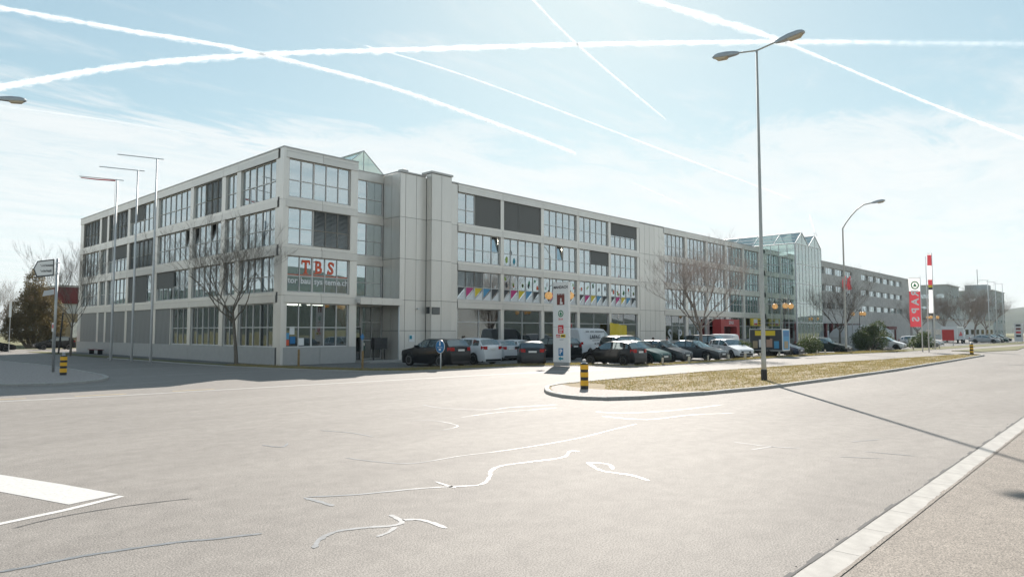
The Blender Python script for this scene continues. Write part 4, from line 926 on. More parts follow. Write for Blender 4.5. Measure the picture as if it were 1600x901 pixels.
c.add([(px_-.008,ym-.11,3.10),(px_-.008,ym+.11,3.10),(px_-.008,ym,3.30)],[(0,2,1)]).add([(px_-.008,ym-.03,3.04),(px_-.008,ym+.03,3.04),(px_-.008,ym+.03,3.11),(px_-.008,ym-.03,3.11)],[(0,3,2,1)]).build('tree_logo','pgreen',PY)
pyt('SPAR',.15,'pred',ym,2.83,name='sign_lettering',sx=1.1)
pyb('red_logo',ym,2.23-.0,.42,.5,'pred') ; pyb('red_logo_bar',ym+.03,2.33,.24,.05,'sign_w',.009); pyb('red_logo_bar',ym-.02,2.2,.27,.06,'sign_w',.009); pyb('red_logo_bar',ym+.02,2.08,.24,.05,'sign_w',.009)
pyb('red_word',ym+.3,1.86,.13,.09,'pred'); pyb('red_word',ym+.13,1.86,.14,.09,'pred'); pyb('red_word',ym+.2,1.745,.3,.04,'pred'); pyb('yellow_logo',ym-.17,1.83,.38,.2,'pyellow'); pyb('dark_word',ym-.17,1.83,.26,.08,'ink',.009)
pyb('grey_word',ym-.05,1.60,.3,.05,'sign_g')
pyb('parking_symbol',ym,.86,.36,.46,'blue'); pyt('P',.42,'pwhite',ym,.86,name='sign_lettering',bold=.012).location.x -= .008
m_ = MB().add([(px_-.007,ym+.20,.47),(px_-.007,ym+.02,.33),(px_-.007,ym+.02,.42),(px_-.007,ym-.18,.42),(px_-.007,ym-.18,.52),(px_-.007,ym+.02,.52),(px_-.007,ym+.02,.61)],[tuple(range(6,-1,-1))]); m_.build('arrow','teal',PY)

# direction signpost on the cobbled island
SP = thing('signpost','grey direction signpost with arrow board pointing left on the cobbled island','signpost',(9.72,40.2,.085))
sx_, sy_ = 9.72, 40.2
MB().tube([(sx_,sy_,.085),(sx_,sy_,5.75)],.062,12).build('post','galv',SP,smooth=True)
rt = Vector((.72,-.69,0)); nv = Vector((-.69,-.72,0))       # board right and facing directions
def bq(a,b,d): return tuple(Vector((sx_,sy_,0))+rt*a+nv*d+Vector((0,0,b)))
ob = [(-1.12,5.22),(-.93,5.62),(-.12,5.72),(-.12,4.88),(-.93,4.80)]
m_ = MB(); n_ = len(ob); m_.add([bq(a,b,.05) for a,b in ob]+[bq(a,b,.09) for a,b in ob],[tuple(range(n_-1,-1,-1)),tuple(range(n_,2*n_))]+[(i,(i+1)%n_,n_+(i+1)%n_,n_+i) for i in range(n_)]); m_.build('arrow_board','pdark',SP)
ib = [(-1.05,5.22),(-.90,5.56),(-.16,5.655),(-.16,4.945),(-.90,4.87)]; MB().add([bq(a,b,.094) for a,b in ib],[tuple(range(n_))]).build('board_face','sign_w',SP)
text('Industriezone',.185,'ink',SP,frame_mtx(Vector(bq(-.53,5.40,.10))-wloc(SP),tuple(rt+Vector((0,0,.09))),(0,0,1)),name='sign_lettering',sx=.75)
text('Niederhasli',.185,'ink',SP,frame_mtx(Vector(bq(-.53,5.12,.10))-wloc(SP),tuple(rt+Vector((0,0,.09))),(0,0,1)),name='sign_lettering',sx=.75)
piece('clamp',sx_-.075,sx_+.075,sy_-.075,sy_+.075,5.5,5.56,'white_m',SP); piece('clamp',sx_-.075,sx_+.075,sy_-.075,sy_+.075,4.98,5.04,'white_m',SP)
MB().add([bq(-.62,3.85,.06),bq(-.08,3.95,.06),bq(-.08,4.2,.06),bq(-.55,4.12,.06),bq(-.62,3.85,.085),bq(-.08,3.95,.085),bq(-.08,4.2,.085),bq(-.55,4.12,.085)],[(3,2,1,0),(4,5,6,7),(0,1,5,4),(1,2,6,5),(2,3,7,6),(3,0,4,7)]).build('small_board','sign_g',SP)

def disc(name, c, r, m_, parent, face, th=.01):
    ax = 'x' if face == 'X' else 'y'; return MB().lathe([(r,-th),(r,th)],c,24,ax).build(name,m_,parent)
RS = thing('round_sign','round blue pedestrian and cycle path sign on a white post in the verge','sign',(24.95,28.4,.04))
MB().tube([(24.95,28.4,.03),(24.95,28.4,1.62)],.032,10).build('post','white_m',RS,smooth=True)
disc('sign_rim',(24.91,28.4,1.27),.36,'sign_w',RS,'X'); disc('sign_face',(24.895,28.4,1.27),.335,'blue',RS,'X')
MB().box(24.878,24.884,28.35,28.45,1.32,1.48).lathe([(.045,-.003),(.045,.003)],(24.881,28.4,1.53),10,'x').box(24.878,24.884,28.32,28.48,1.06,1.16).box(24.878,24.884,28.2,28.6,1.22,1.24).build('sign_symbol','pwhite',RS)
o = thing('wooden_post','short weathered wooden post in the verge before the corner windows','post',(21.2,36.7,.04)); MB().tube([(21.2,36.7,.03),(21.2,36.7,1.0),(21.2,36.7,1.06)],[.07,.065,.04],8).build('post','wood',o)
o = thing('sign_stake','grey pole in a wooden sleeve with a small dark blue sign','sign',(21.9,31.3,.04)); MB().tube([(21.9,31.3,.03),(21.9,31.3,1.05)],.06,8).build('wooden_sleeve','wood',o); MB().tube([(21.9,31.3,1.05),(21.9,31.3,1.95)],.025,8).build('pole','galv',o); MB().add([(21.86,31.3,1.6),(21.86,31.1,1.8),(21.86,31.3,2.0),(21.86,31.5,1.8)],[(0,1,2,3)]).add([(21.87,31.3,1.6),(21.87,31.1,1.8),(21.87,31.3,2.0),(21.87,31.5,1.8)],[(3,2,1,0)]).build('sign_plate','blue',o)
for i,(x,y) in enumerate(((37.7,22.2),(40.9,22.15),(43.6,22.15),(46.6,22.1),(49.3,22.1),(52.1,22.1),(55.5,22.0),(59.2,21.8),(62.9,21.6),(64.8,21.5),(74,20.3),(77.5,20.0),(86.5,19.3),(94,18.9),(97,18.8))):
    o = thing('verge_stake','small pale marker stake in the grass edge of the parking lot','stake',(x,y,.04),random.uniform(-.3,.3),'pale stakes along the parking lot edge')
    MB().box(-.11,.11,-.03,.03,-.02,.42).build('stake_board','stake',o,local=True).rotation_euler = (random.uniform(-.12,.12),random.uniform(-.08,.08),0); MB().box(-.03,.03,.031,.07,-.02,.3).build('stake_peg','wood',o,local=True)
# left background street furniture
def pole_sign(label, x, y, z, w_, h_, m_, top, red=False):
    o = thing('pole_sign', label, 'sign', (x,y,-.02)); MB().tube([(x,y,-.02),(x,y,top)],.04,8).build('post','galv',o); piece('sign_plate',x-.03,x-.005,y-w_/2,y+w_/2,z-h_/2,z+h_/2,m_,o)
    if red: disc('red_ring',(x-.036,y,z+.08),.2,'pred',o,'X',.004)
    return o
pole_sign('plain white sign plate on a thin post by the cross street',16.6,84.9,4.3,1.0,1.5,'sign_w',5.0)
pole_sign('small white sign with red mark on a thin post near the side wing',18.6,77.5,2.5,.75,.85,'sign_w',2.9,True)
o = thing('leaning_post','dark slightly leaning post beside the small white sign','post',(18.6,75.4,.0)); MB().tube([(18.6,75.4,0),(18.75,75.5,1.9),(18.9,75.6,3.9)],[.08,.075,.06],8).build('post','black',o)
o = thing('low_bench','low red slatted bench standing against the side wing','bench',(20.6,71.5,.01))
for i in range(3): piece('slat',20.35+i*.17,20.5+i*.17,70.0,73.0,.40,.45,'redd',o)
for y in (70.3,72.7): piece('leg',20.4,20.8,y-.05,y+.05,.01,.40,'black',o)

# ------------------------------------------------------------------ cars
def lerp_tab(tab, x):
    for (a,va),(b,vb) in zip(tab[:-1],tab[1:]):
        if x <= b:
            t = 0 if b == a else max(0,min(1,(x-a)/(b-a))); t = t*t*(3-2*t) if len(tab) > 99 else t; return va+(vb-va)*t
    return tab[-1][1]
CARK = {
 # L, W, wheel x (front, rear from nose), wheel radius, top profile (x from nose, z), belt z, sill z, glass limits (windscreen base, roof front, roof rear, tail base), side glass end
 'hatch': dict(L=4.0,W=1.72,wf=.78,wr=3.25,R=.31,top=[(0,.52),(.05,.66),(.25,.74),(.95,.93),(1.08,.97),(1.85,1.42),(2.25,1.475),(3.1,1.46),(3.55,1.38),(3.86,1.02),(3.96,.82),(4.0,.55)],belt=[(0,.70),(1.05,.93),(4.0,1.02)],gl=(1.12,1.88,3.52,3.86),sg=(1.25,3.55)),
 'suv': dict(L=4.6,W=1.86,wf=.88,wr=3.70,R=.36,top=[(0,.62),(.06,.82),(.25,.95),(1.15,1.10),(1.32,1.13),(2.05,1.58),(2.5,1.66),(3.7,1.64),(4.15,1.57),(4.48,1.15),(4.56,.95),(4.6,.65)],belt=[(0,.88),(1.2,1.08),(4.6,1.18)],gl=(1.36,2.08,4.12,4.47),sg=(1.5,4.15)),
 'sedan': dict(L=4.65,W=1.80,wf=.90,wr=3.65,R=.33,top=[(0,.50),(.05,.64),(.25,.72),(1.15,.90),(1.3,.93),(2.15,1.38),(2.55,1.44),(3.2,1.42),(4.05,1.08),(4.5,1.03),(4.6,.92),(4.65,.60)],belt=[(0,.68),(1.2,.90),(4.65,1.0)],gl=(1.34,2.18,3.22,4.02),sg=(1.45,3.85)),
 'mpv': dict(L=4.8,W=1.88,wf=.92,wr=3.85,R=.34,top=[(0,.60),(.05,.78),(.25,.92),(.85,1.05),(1.0,1.10),(1.85,1.70),(2.3,1.78),(4.2,1.76),(4.6,1.68),(4.74,1.2),(4.78,.95),(4.8,.62)],belt=[(0,.88),(1.0,1.06),(4.8,1.12)],gl=(1.05,1.88,4.58,4.74),sg=(1.2,4.55)),
 'van': dict(L=5.4,W=1.95,wf=.95,wr=4.25,R=.35,top=[(0,.62),(.05,.85),(.25,1.05),(.75,1.22),(.9,1.28),(1.65,2.05),(2.0,2.28),(2.4,2.34),(5.2,2.34),(5.36,2.25),(5.38,1.0),(5.4,.55)],belt=[(0,.9),(.9,1.20),(5.4,1.25)],gl=(.95,1.72,9,9),sg=(1.15,2.15)),
 'smallvan': dict(L=4.4,W=1.82,wf=.88,wr=3.5,R=.32,top=[(0,.58),(.05,.75),(.25,.88),(.85,1.02),(1.0,1.06),(1.75,1.62),(2.1,1.80),(2.4,1.84),(4.2,1.82),(4.35,1.75),(4.38,1.0),(4.4,.55)],belt=[(0,.85),(1.0,1.04),(4.4,1.10)],gl=(1.05,1.78,9,9),sg=(1.2,2.2)),
}
CARMESH = {}
def car_shape(kind):
    c = CARK[kind]; L, W = c['L'], c['W']
    xs = sorted(set([0,.02,.05,.12,.2,L-.02,L-.05,L-.12,L] + [round(i*.075,3) for i in range(int(L/.075)+1)] + [p for p,_ in c['top']] + list(c['sg'])+[g for g in c['gl'] if g < L]))
    rowsn = 10; V = []; body, glass_s, ws, rw = MB(), MB(), MB(), MB()
    def section(x):
        top = lerp_tab(c['top'], x); belt = min(lerp_tab(c['belt'], x), top-.02); e = min(x, L-x)
        hw = W/2*(1-.16*max(0,1-e/.45)**2-.03*max(0,1-e/1.2)); g = max(0, top-belt-.02); tum = min(.24, g*.36)
        zb = .20
        for wx in (c['wf'], c['wr']):
            d = abs(x-wx); Ra = c['R']+.055
            if d < Ra: zb = max(zb, c['R']+math.sqrt(Ra*Ra-d*d)*.98)
        zb = min(zb, belt-.06); lo = max(zb, .34); lo = min(lo, belt-.04)
        wr = hw-tum
        return [(hw-.07,zb),(hw-.015,max(zb,.30) if zb < .3 else zb),(hw,max(zb+.01,belt*.62)),(hw-.005,max(zb+.02,belt-.13)),(hw-.03,max(zb+.03,belt)),
                (hw-.03-tum*.06,belt+g*.07+.003),(wr+.015,belt+g*.88+.006),(wr-.04,top-.012-.02*min(1,g)),(wr*.55,top+.012),(0,top+.02)]
    S = [section(x) for x in xs]
    for i in range(len(xs)-1):
        xm = (xs[i]+xs[i+1])/2; A, Bq = S[i], S[i+1]
        for r_ in range(rowsn-1):
            for sgn in (-1,1):
                q = [(xs[i],sgn*A[r_][0],A[r_][1]),(xs[i+1],sgn*Bq[r_][0],Bq[r_][1]),(xs[i+1],sgn*Bq[r_+1][0],Bq[r_+1][1]),(xs[i],sgn*A[r_+1][0],A[r_+1][1])]
                q = [(L/2-x,y,z) for x,y,z in q]
                if sgn == 1: q = q[::-1]
                tgt = body
                ga, gb, gc, gd = c['gl']
                if r_ in (5,) and c['sg'][0] < xm < c['sg'][1]:
                    pil = any(abs(xm-p) < .05 for p in ((c['sg'][0]+1.15, c['sg'][0]+2.05) if kind not in ('van','smallvan') else (9,)))
                    h = Bq[6][1]-Bq[5][1]
                    if not pil and h > .10: tgt = glass_s
                if r_ in (7,8) and ga+.04 < xm < gb-.04: tgt = ws
                if r_ in (7,8) and gc+.04 < xm < gd-.03: tgt = rw
                if r_ == 6 and ga+.10 < xm < gb-.10: tgt = body
                tgt.add(q, [(0,1,2,3)])
    for x, Sx, fl in ((xs[0],S[0],1),(xs[-1],S[-1],0)):
        pts = [(L/2-x,-y,z) for y,z in Sx] + [(L/2-x,y,z) for y,z in Sx[::-1][1:]]
        body.add(pts, [tuple(range(len(pts))) if fl else tuple(range(len(pts)-1,-1,-1))])
    return body, glass_s, ws, rw
def weld(me, smooth_ang=35):
    import bmesh
    bm = bmesh.new(); bm.from_mesh(me); bmesh.ops.remove_doubles(bm, verts=bm.verts, dist=.0008); bmesh.ops.recalc_face_normals(bm, faces=bm.faces)
    for f in bm.faces: f.smooth = True
    for e in bm.edges:
        if len(e.link_faces) == 2 and e.calc_face_angle(0) > R(smooth_ang): e.smooth = False
    bm.to_mesh(me); bm.free(); return me
def wheel_meshes(Rw):
    k = ('wheel',Rw)
    if k not in CARMESH:
        ty = MB().lathe([(Rw*.66,-.10),(Rw*.93,-.105),(Rw,-.075),(Rw,.075),(Rw*.93,.105),(Rw*.66,.10)],(0,0,0),24,'y').mesh('tyre','tyre',True)
        rm = MB().lathe([(Rw*.64,.06),(Rw*.68,.10),(Rw*.60,.10),(Rw*.58,.05)],(0,0,0),20,'y').lathe([(Rw*.16,.03),(Rw*.14,.09)],(0,0,0),10,'y')
        for i in range(7):
            a = 6.283*i/7; ca, sa = math.cos(a), math.sin(a); w_ = Rw*.075; p = []
            for r_ in (Rw*.12,Rw*.62):
                for s_ in (-1,1): p += [(ca*r_-sa*w_*s_,.085,sa*r_+ca*w_*s_),(ca*r_-sa*w_*s_,.05,sa*r_+ca*w_*s_)]
            rm.add(p,[(0,2,6,4),(1,5,7,3),(0,4,5,1),(2,3,7,6)])
        rm.mi = 1; rm.lathe([(Rw*.64,-.02),(Rw*.64,.02)],(0,0,0),16,'y')
        CARMESH[k] = (ty, rm.mesh('rim',['rim','under']))
    return CARMESH[k]
def car(kind, label, color, x, y, heading, cat='car', name=None, sub='', wipe=None, plate=True):
    c = CARK[kind]; L, W = c['L'], c['W']
    o = thing(name or {'suv':'parked_suv','van':'parked_van','smallvan':'parked_van','mpv':'parked_minivan'}.get(kind,'parked_car'), label, cat, (x,y,.012), heading)
    if kind not in CARMESH: CARMESH[kind] = car_shape(kind)
    b, g, ws, rw = CARMESH[kind]
    key = (kind,color)
    if key not in CARMESH:
        CARMESH[key] = weld(b.mesh('body',MATS[color]))
        if (kind,'g') not in CARMESH: CARMESH[(kind,'g')] = [weld(q.mesh(n_,'car_glass')) if q.v else None for q,n_ in ((g,'side_window'),(ws,'windscreen'),(rw,'rear_window'))]
    bo = link('body', CARMESH[key], o)
    for me, nm in zip(CARMESH[(kind,'g')], ('side_window','windscreen','rear_window')):
        if me: link(nm, me, o)
    k2 = (kind,'small')
    if k2 not in CARMESH:
        top = lambda xx: lerp_tab(c['top'], xx); d = {}
        d['interior'] = MB().box(-L/2+.7,L/2-1.4,-W/2+.22,W/2-.22,.3,.80 if kind != 'suv' else .95).mesh('interior','under')
        d['underbody'] = MB().box(-L/2+.15,L/2-.15,-W/2+.12,W/2-.12,.16,.52).mesh('underbody','under')
        hz = top(.12)-.10; tz = lerp_tab(c['belt'],L)-.12
        d['headlight'] = [MB().prism([(L/2-.10,s_*(W/2-.47)),(L/2-.02,s_*(W/2-.45)),(L/2-.10,s_*(W/2-.19)),(L/2-.34,s_*(W/2-.075)),(L/2-.36,s_*(W/2-.12))],hz-.08,hz+.07).mesh('headlight','lamp_w') for s_ in (-1,1)]
        d['taillight'] = [MB().prism([(-L/2+.035,s_*(W/2-.42)),(-L/2-.006,s_*(W/2-.40)),(-L/2+.05,s_*(W/2-.15)),(-L/2+.24,s_*(W/2-.05)),(-L/2+.26,s_*(W/2-.10))],tz-.10,tz+.10).mesh('taillight','lamp_r') for s_ in (-1,1)]
        d['grille'] = MB().box(L/2-.05,L/2+.012,-.45,.45,hz-.17,hz-.03).mesh('grille','black')
        d['lower_grille'] = MB().box(L/2-.05,L/2+.014,-.6,.6,.24,.38).mesh('lower_grille','black')
        d['rear_valance'] = MB().box(-L/2-.012,-L/2+.06,-.68,.68,.22,.36).mesh('rear_valance','black')
        d['plate_f'] = MB().box(L/2+.013,L/2+.022,-.25,.25,.42,.52).mesh('licence_plate','plate'); d['plate_r'] = MB().box(-L/2-.022,-L/2-.008,-.25,.25,tz-.12,tz-.01).mesh('licence_plate','plate')
        mx_ = L/2-c['sg'][0]-.15; bz = lerp_tab(c['belt'],c['sg'][0])
        d['mirror'] = [MB().prism([(mx_-.06,s_*(W/2-.06)),(mx_+.05,s_*(W/2-.06)),(mx_+.06,s_*(W/2+.14)),(mx_-.04,s_*(W/2+.17))],bz+.02,bz+.17).mesh('wing_mirror','black') for s_ in (-1,1)]
        d['handle'] = MB().box(-.09,.09,-.012,.012,-.018,.018).mesh('door_handle','black')
        d['seam'] = MB().box(-.005,.005,-.004,.004,-.30,.26).mesh('door_seam','under')
        d['trim'] = MB().box(-L/2+c['wr']*0+.2,L/2-.2,-.012,.012,-.03,.03).mesh('sill_trim','black')
        CARMESH[k2] = d
    d = CARMESH[k2]
    for nm in ('interior','underbody','grille','lower_grille','rear_valance'): link(nm, d[nm], o)
    for nm in ('headlight','taillight'):
        for q in d[nm]: link(nm, q, o)
    for q in d['mirror']: link('wing_mirror', q, o)
    if plate: link('licence_plate', d['plate_f'], o); link('licence_plate', d['plate_r'], o)
    for s_ in (-1,1):
        doors = (c['sg'][0]+.25, c['sg'][0]+1.15, c['sg'][0]+2.05) if kind not in ('van','smallvan') else (c['sg'][0]+.1, c['sg'][0]+1.05, c['sg'][0]+2.2)
        for j, xx in enumerate(doors):
            if xx < c['wr']-c['R']-.05 or j < 2: e = link('door_seam', d['seam'], o); e.location = (L/2-xx, s_*(W/2+.0005), .62)
            if j: e = link('door_handle', d['handle'], o); e.location = (L/2-xx+.2, s_*(W/2+.004), lerp_tab(c['belt'],xx)-.10)
        for xx in (c['wf'],c['wr']):
            ty, rm = wheel_meshes(c['R']); wo = link('wheel', ty, o); wo.location = (L/2-xx, s_*(W/2-.115), c['R']); wo.rotation_euler = (0,random.uniform(0,6),0 if s_ > 0 else math.pi)
            r2 = link('rim', rm, wo)
    return o
for nm, cc in (('paint_black',(.012,.013,.015)),('paint_white',(.74,.75,.76)),('paint_silver',(.46,.48,.50)),('paint_darkgrey',(.055,.062,.070)),('paint_green',(.020,.075,.072)),('paint_navy',(.014,.024,.05)),('paint_anthracite',(.03,.033,.036)),('paint_bottle',(.02,.036,.034)),('paint_red',(.35,.02,.025))): paintm(nm, cc)
UP, DN = R(90), R(-90)
car('suv','black SUV parked nose to the building beside the grey tower','paint_black',27.5,31.8,UP,'SUV')
car('suv','white SUV parked directly beside the black SUV','paint_white',31.0,32.6,UP,'SUV')
car('hatch','silver hatchback parked beyond the white SUV','paint_silver',36.2,35.6,UP)
car('hatch','white hatchback parked between the silver hatchback and a black SUV','paint_white',38.05,35.6,UP)
car('hatch','dark grey small hatchback parked askew left of the pylon sign','paint_anthracite',33.45,29.3,R(44))
car('suv','black SUV parked beside the white delivery van behind the pylon sign','paint_black',40.0,33.0,UP,'SUV')
vn = car('van','white delivery van with dark lettering parked along the shop windows','paint_white',47.2,34.5,0,'van')
car('hatch','black hatchback parked with its tail to the road right of the pylon sign','paint_black',36.12,24.75,UP)
car('hatch','teal green hatchback parked nose to the road beside the black hatchback','paint_green',39.25,24.85,DN)
car('hatch','dark grey hatchback parked between the teal car and the grey saloon','paint_darkgrey',42.75,25.2,DN)
car('sedan','dark grey saloon with alloy wheels parked nose to the road','paint_darkgrey',46.35,24.65,DN)
car('mpv','black minivan parked along the row behind the teal and grey hatchbacks','paint_black',43.4,28.6,0,'minivan')
car('smallvan','small white van parked behind the evergreen shrub','paint_white',58.6,29.2,UP,'van')
car('hatch','white hatchback with its front towards the road beside the advertising trailer','paint_white',52.6,24.3+.5,R(-118))
car('mpv','black minivan parked behind the white hatchback by the trailer','paint_black',55.0,27.6,DN,'minivan')
car('hatch','dark blue hatchback parked beyond the advertising trailer','paint_navy',59.6,23.7,DN)
car('sedan','dark green saloon parked beside the clipped hedge','paint_bottle',71.0,23.6,DN)
car('hatch','dark hatchback with red tail lamps beside the dark green saloon','paint_anthracite',76.0,26.5,UP)
car('hatch','white compact car parked beyond the juniper bush','paint_white',88.7,22.6,DN)
for i,(kx,cl,x,y,hd,lab) in enumerate((('hatch','paint_white',105.5,23.2,DN,'white car parked behind the tall flagpoles'),('sedan','paint_silver',108.5,23.6,DN,'silver saloon parked beyond the tall flagpoles'),('hatch','paint_white',112.2,23.4,DN,'white hatchback parked before the red notice board'),
  ('sedan','paint_silver',150,20.5+1.5,DN,'silver saloon parked beyond the box truck'),('hatch','paint_darkgrey',156,22,DN,'dark grey hatchback parked beyond the box truck'),('sedan','paint_green',160,22,DN,'green saloon parked under the far bare trees'),('hatch','paint_black',167,22,DN,'black hatchback parked under the far bare trees'))):
    car(kx,lab,cl,x,y,hd)
car('sedan','dark saloon car waiting in the cross street by the plain white sign','paint_black',15.3,87.6,0,'car','saloon_car')
car('hatch','black hatchback parked along the cross street by the lawn','paint_black',22.6,93.4,math.pi)
# van lettering (van heads +X; its right side faces the road)
def vt(body,size,xx,zz,**k): return text(body,size,'ink',vn,frame_mtx((xx,-CARK['van']['W']/2-.004,zz),(1,0,0),(0,0,1)),name='van_lettering',**k)
vt('LAFAG',.44,-.9,1.62,sx=1.1,bold=.008)
def vbar(x0,x1,z0,z1): MB().box(x0,x1,-CARK['van']['W']/2-.006,-CARK['van']['W']/2-.001,z0,z1).build('van_line','ink',vn,local=True)
for x0,x1 in ((-2.2,-1.75),(-1.6,-1.1),(-.95,.35)): vbar(x0,x1,2.04,2.11)
for x0,x1 in ((-1.0,-.75),(-.62,-.42),(-.30,-.12),(0,.18)): vbar(x0,x1,1.04,1.13)
vbar(-1.3,.1,1.33,1.36)
# advertising trailer
T = thing('advertising_trailer','box trailer with colourful advertising posters parked at the lot edge','trailer',(57.05,23.4,.012))
piece('trailer_box',56.3,57.8,22.0,24.8,.5,2.3,'sign_w',T)
for (a,b,z0,z1,m_) in ((22.05,24.75,.55,2.25,'pdark'),): ps = piece('side_poster',56.288,56.298,a,b,z0,z1,m_,T)
piece('poster_banner',56.28,56.287,22.6,24.3,1.75,2.15,'pyellow',T)
for i,(yc,zc,wd_,h_,m_) in enumerate(((23.1,1.15,.5,.7,'skin'),(23.7,1.1,.55,.65,'pwhite'),(24.3,1.0,.4,.6,'tan'),(22.5,1.0,.4,.6,'pblue'),(23.2,1.55,.3,.25,'hair'))): piece('poster_figure',56.28-.001*i,56.287-.001*i,yc-wd_/2,yc+wd_/2,zc-h_/2,zc+h_/2,m_,T)
piece('rear_poster',56.4,57.7,21.988,21.998,.6,2.2,'pblue',T); piece('poster_figure',56.6,57.4,21.98,21.987,.7,1.3,'tan',T); piece('poster_banner',56.5,57.6,21.98,21.987,1.7,2.1,'blue',T)
for xx in (56.4,57.7):
    wo = link('wheel', wheel_meshes(.31)[0], T); wo.location = Vector((xx,23.3,.322))-wloc(T)+Vector((0,0,.0)); wo.rotation_euler = (0,0,R(90)); link('rim', wheel_meshes(.31)[1], wo)
piece('chassis',56.6,57.5,22.0,25.9,.38,.49,'black',T)

# ------------------------------------------------------------------ people between the parked cars
def person(label, loc, rz, h, top_m, hair_m):
    o = thing('person', label, 'person', loc, rz); s_ = h/1.75
    J = dict(pel=(0,0,.95),sp=(0,0,1.15),ch=(0,0,1.36),nk=(0,0,1.48),hd=(.015,0,1.56),ht=(.02,0,1.68),shl=(0,.18,1.40),ell=(.02,.24,1.13),wrl=(.14,.22,.92),hal=(.19,.21,.85),shr=(0,-.18,1.40),elr=(.02,-.24,1.13),wrr=(.12,-.22,.91),har=(.17,-.21,.84),
             hil=(0,.09,.90),knl=(.03,.10,.50),anl=(0,.11,.09),tol=(.15,.12,.03),hir=(0,-.09,.90),knr=(-.01,-.10,.50),anr=(-.06,-.11,.09),tor=(.09,-.12,.03))
    Rr = dict(pel=.135,sp=.125,ch=.145,nk=.055,hd=.08,ht=.075,shl=.07,ell=.05,wrl=.033,hal=.035,shr=.07,elr=.05,wrr=.033,har=.035,hil=.095,knl=.062,anl=.042,tol=.035,hir=.095,knr=.062,anr=.042,tor=.035)
    ed = [('pel','sp'),('sp','ch'),('ch','nk'),('nk','hd'),('hd','ht'),('ch','shl'),('shl','ell'),('ell','wrl'),('wrl','hal'),('ch','shr'),('shr','elr'),('elr','wrr'),('wrr','har'),('pel','hil'),('hil','knl'),('knl','anl'),('anl','tol'),('pel','hir'),('hir','knr'),('knr','anr'),('anr','tor')]
    kk = list(J); me = bpy.data.meshes.new('body'); me.from_pydata([tuple(c*s_ for c in J[k]) for k in kk],[(kk.index(a),kk.index(b)) for a,b in ed],[])
    t = bpy.data.objects.new('tmp', me); col.objects.link(t); md = t.modifiers.new('skin','SKIN'); t.modifiers.new('sub','SUBSURF').levels = 2
    for i,k in enumerate(kk): me.skin_vertices[0].data[i].radius = (Rr[k]*s_,)*2
    me.skin_vertices[0].data[0].use_root = True
    dg = bpy.context.evaluated_depsgraph_get(); m2 = bpy.data.meshes.new_from_object(t.evaluated_get(dg)); bpy.data.objects.remove(t)
    m2.materials.clear()
    for q in (top_m,'trousers','skin'): m2.materials.append(M[q])
    for p in m2.polygons:
        z = p.center.z/s_; p.material_index = 2 if z > 1.47 or (z < .96 and abs(p.center.y) > .17*s_ and z > .78) else (0 if z > .93 else 1); p.use_smooth = True
    link('body', m2, o)
    hm = MB().lathe([(.098*s_,1.60*s_),(.103*s_,1.66*s_),(.085*s_,1.73*s_),(.03*s_,1.765*s_)],(0,0,0),14).build('hair',hair_m,o,smooth=True,local=True); hm.location = (-.005,0,0)
    MB().box(.088*s_,.112*s_,-.013,.013,1.575*s_,1.615*s_).build('nose','skin',o,local=True)
    for q in (-1,1): MB().lathe([(.012,0),(.012,.008)],(.088*s_,q*.033,1.625*s_),8,'x').build('eye','ink',o,local=True); MB().box(-.02,.015,q*.088*s_-.008,q*.088*s_+.008,1.58*s_,1.635*s_).build('ear','skin',o,local=True)
    return o
person('person with dark hair in a pale shirt standing behind the grey saloon',(48.1,27.9,.012),R(200),1.66,'shirt','hair')
person('person in a grey jacket standing beside the black minivan',(47.2,28.6,.012),R(-20),1.62,'jacket','hair')

# ------------------------------------------------------------------ far things on the right
bt = thing('box_truck','white box truck with a red car picture on its side beyond the flagpoles','truck',(143,25.5,.01))
piece('cargo_box',139.6,145.6,24.4,26.8,.7,3.0,'sign_w',bt); piece('cab',145.7,147.4,24.5,26.7,.5,2.5,'sign_w',bt); piece('cab_window',146.2,147.42,24.48,24.495,1.5,2.2,'car_glass',bt); piece('side_picture',140.2,145.0,24.385,24.395,.9,2.7,'sign_g',bt)
MB().prism([(0,0),(.3,.3),(.9,.4),(1.3,.75),(2.1,.75),(2.6,.4),(3.0,.3),(3.0,0)],0,.01).build('car_picture','pred',bt,local=True).matrix_local = frame_mtx(Vector((141.0,24.37,1.3))-wloc(bt),(1,0,0),(0,0,1))
for xx in (141,144.6,146.5): wo = link('wheel',wheel_meshes(.36)[0],bt); wo.location = Vector((xx,24.55,.37))-wloc(bt)
nb = thing('notice_board','plain square red notice board on two posts beyond the flagpoles','board',(117.5,21.6,.02)); piece('board_panel',117.4,117.5,20.9,22.4,.75,2.35,'red',nb); piece('post',117.5,117.58,21.0,21.1,.0,2.3,'galv',nb); piece('post',117.5,117.58,22.2,22.3,.0,2.3,'galv',nb)
tn_ = thing('white_tent','white arched marquee tent beyond the juniper bushes','tent',(120,34,.01)); c = MB(); K = 10
for i in range(K+1):
    a = math.pi*i/K
    for xx in (114,126): c.v.append((xx,34-3.2*math.cos(a),1.2+1.9*math.sin(a)))
for i in range(K): c.f.append((2*i,2*i+1,2*i+3,2*i+2)); c.m.append(0)
c.add([(114,34-3.2*math.cos(math.pi*i/K),1.2+1.9*math.sin(math.pi*i/K)) for i in range(K+1)],[tuple(range(K,-1,-1))]).build('tent_roof','cloth_w',tn_,smooth=False)
piece('tent_wall',114.05,125.95,30.85,37.15,.01,1.2,'bwhite',tn_)
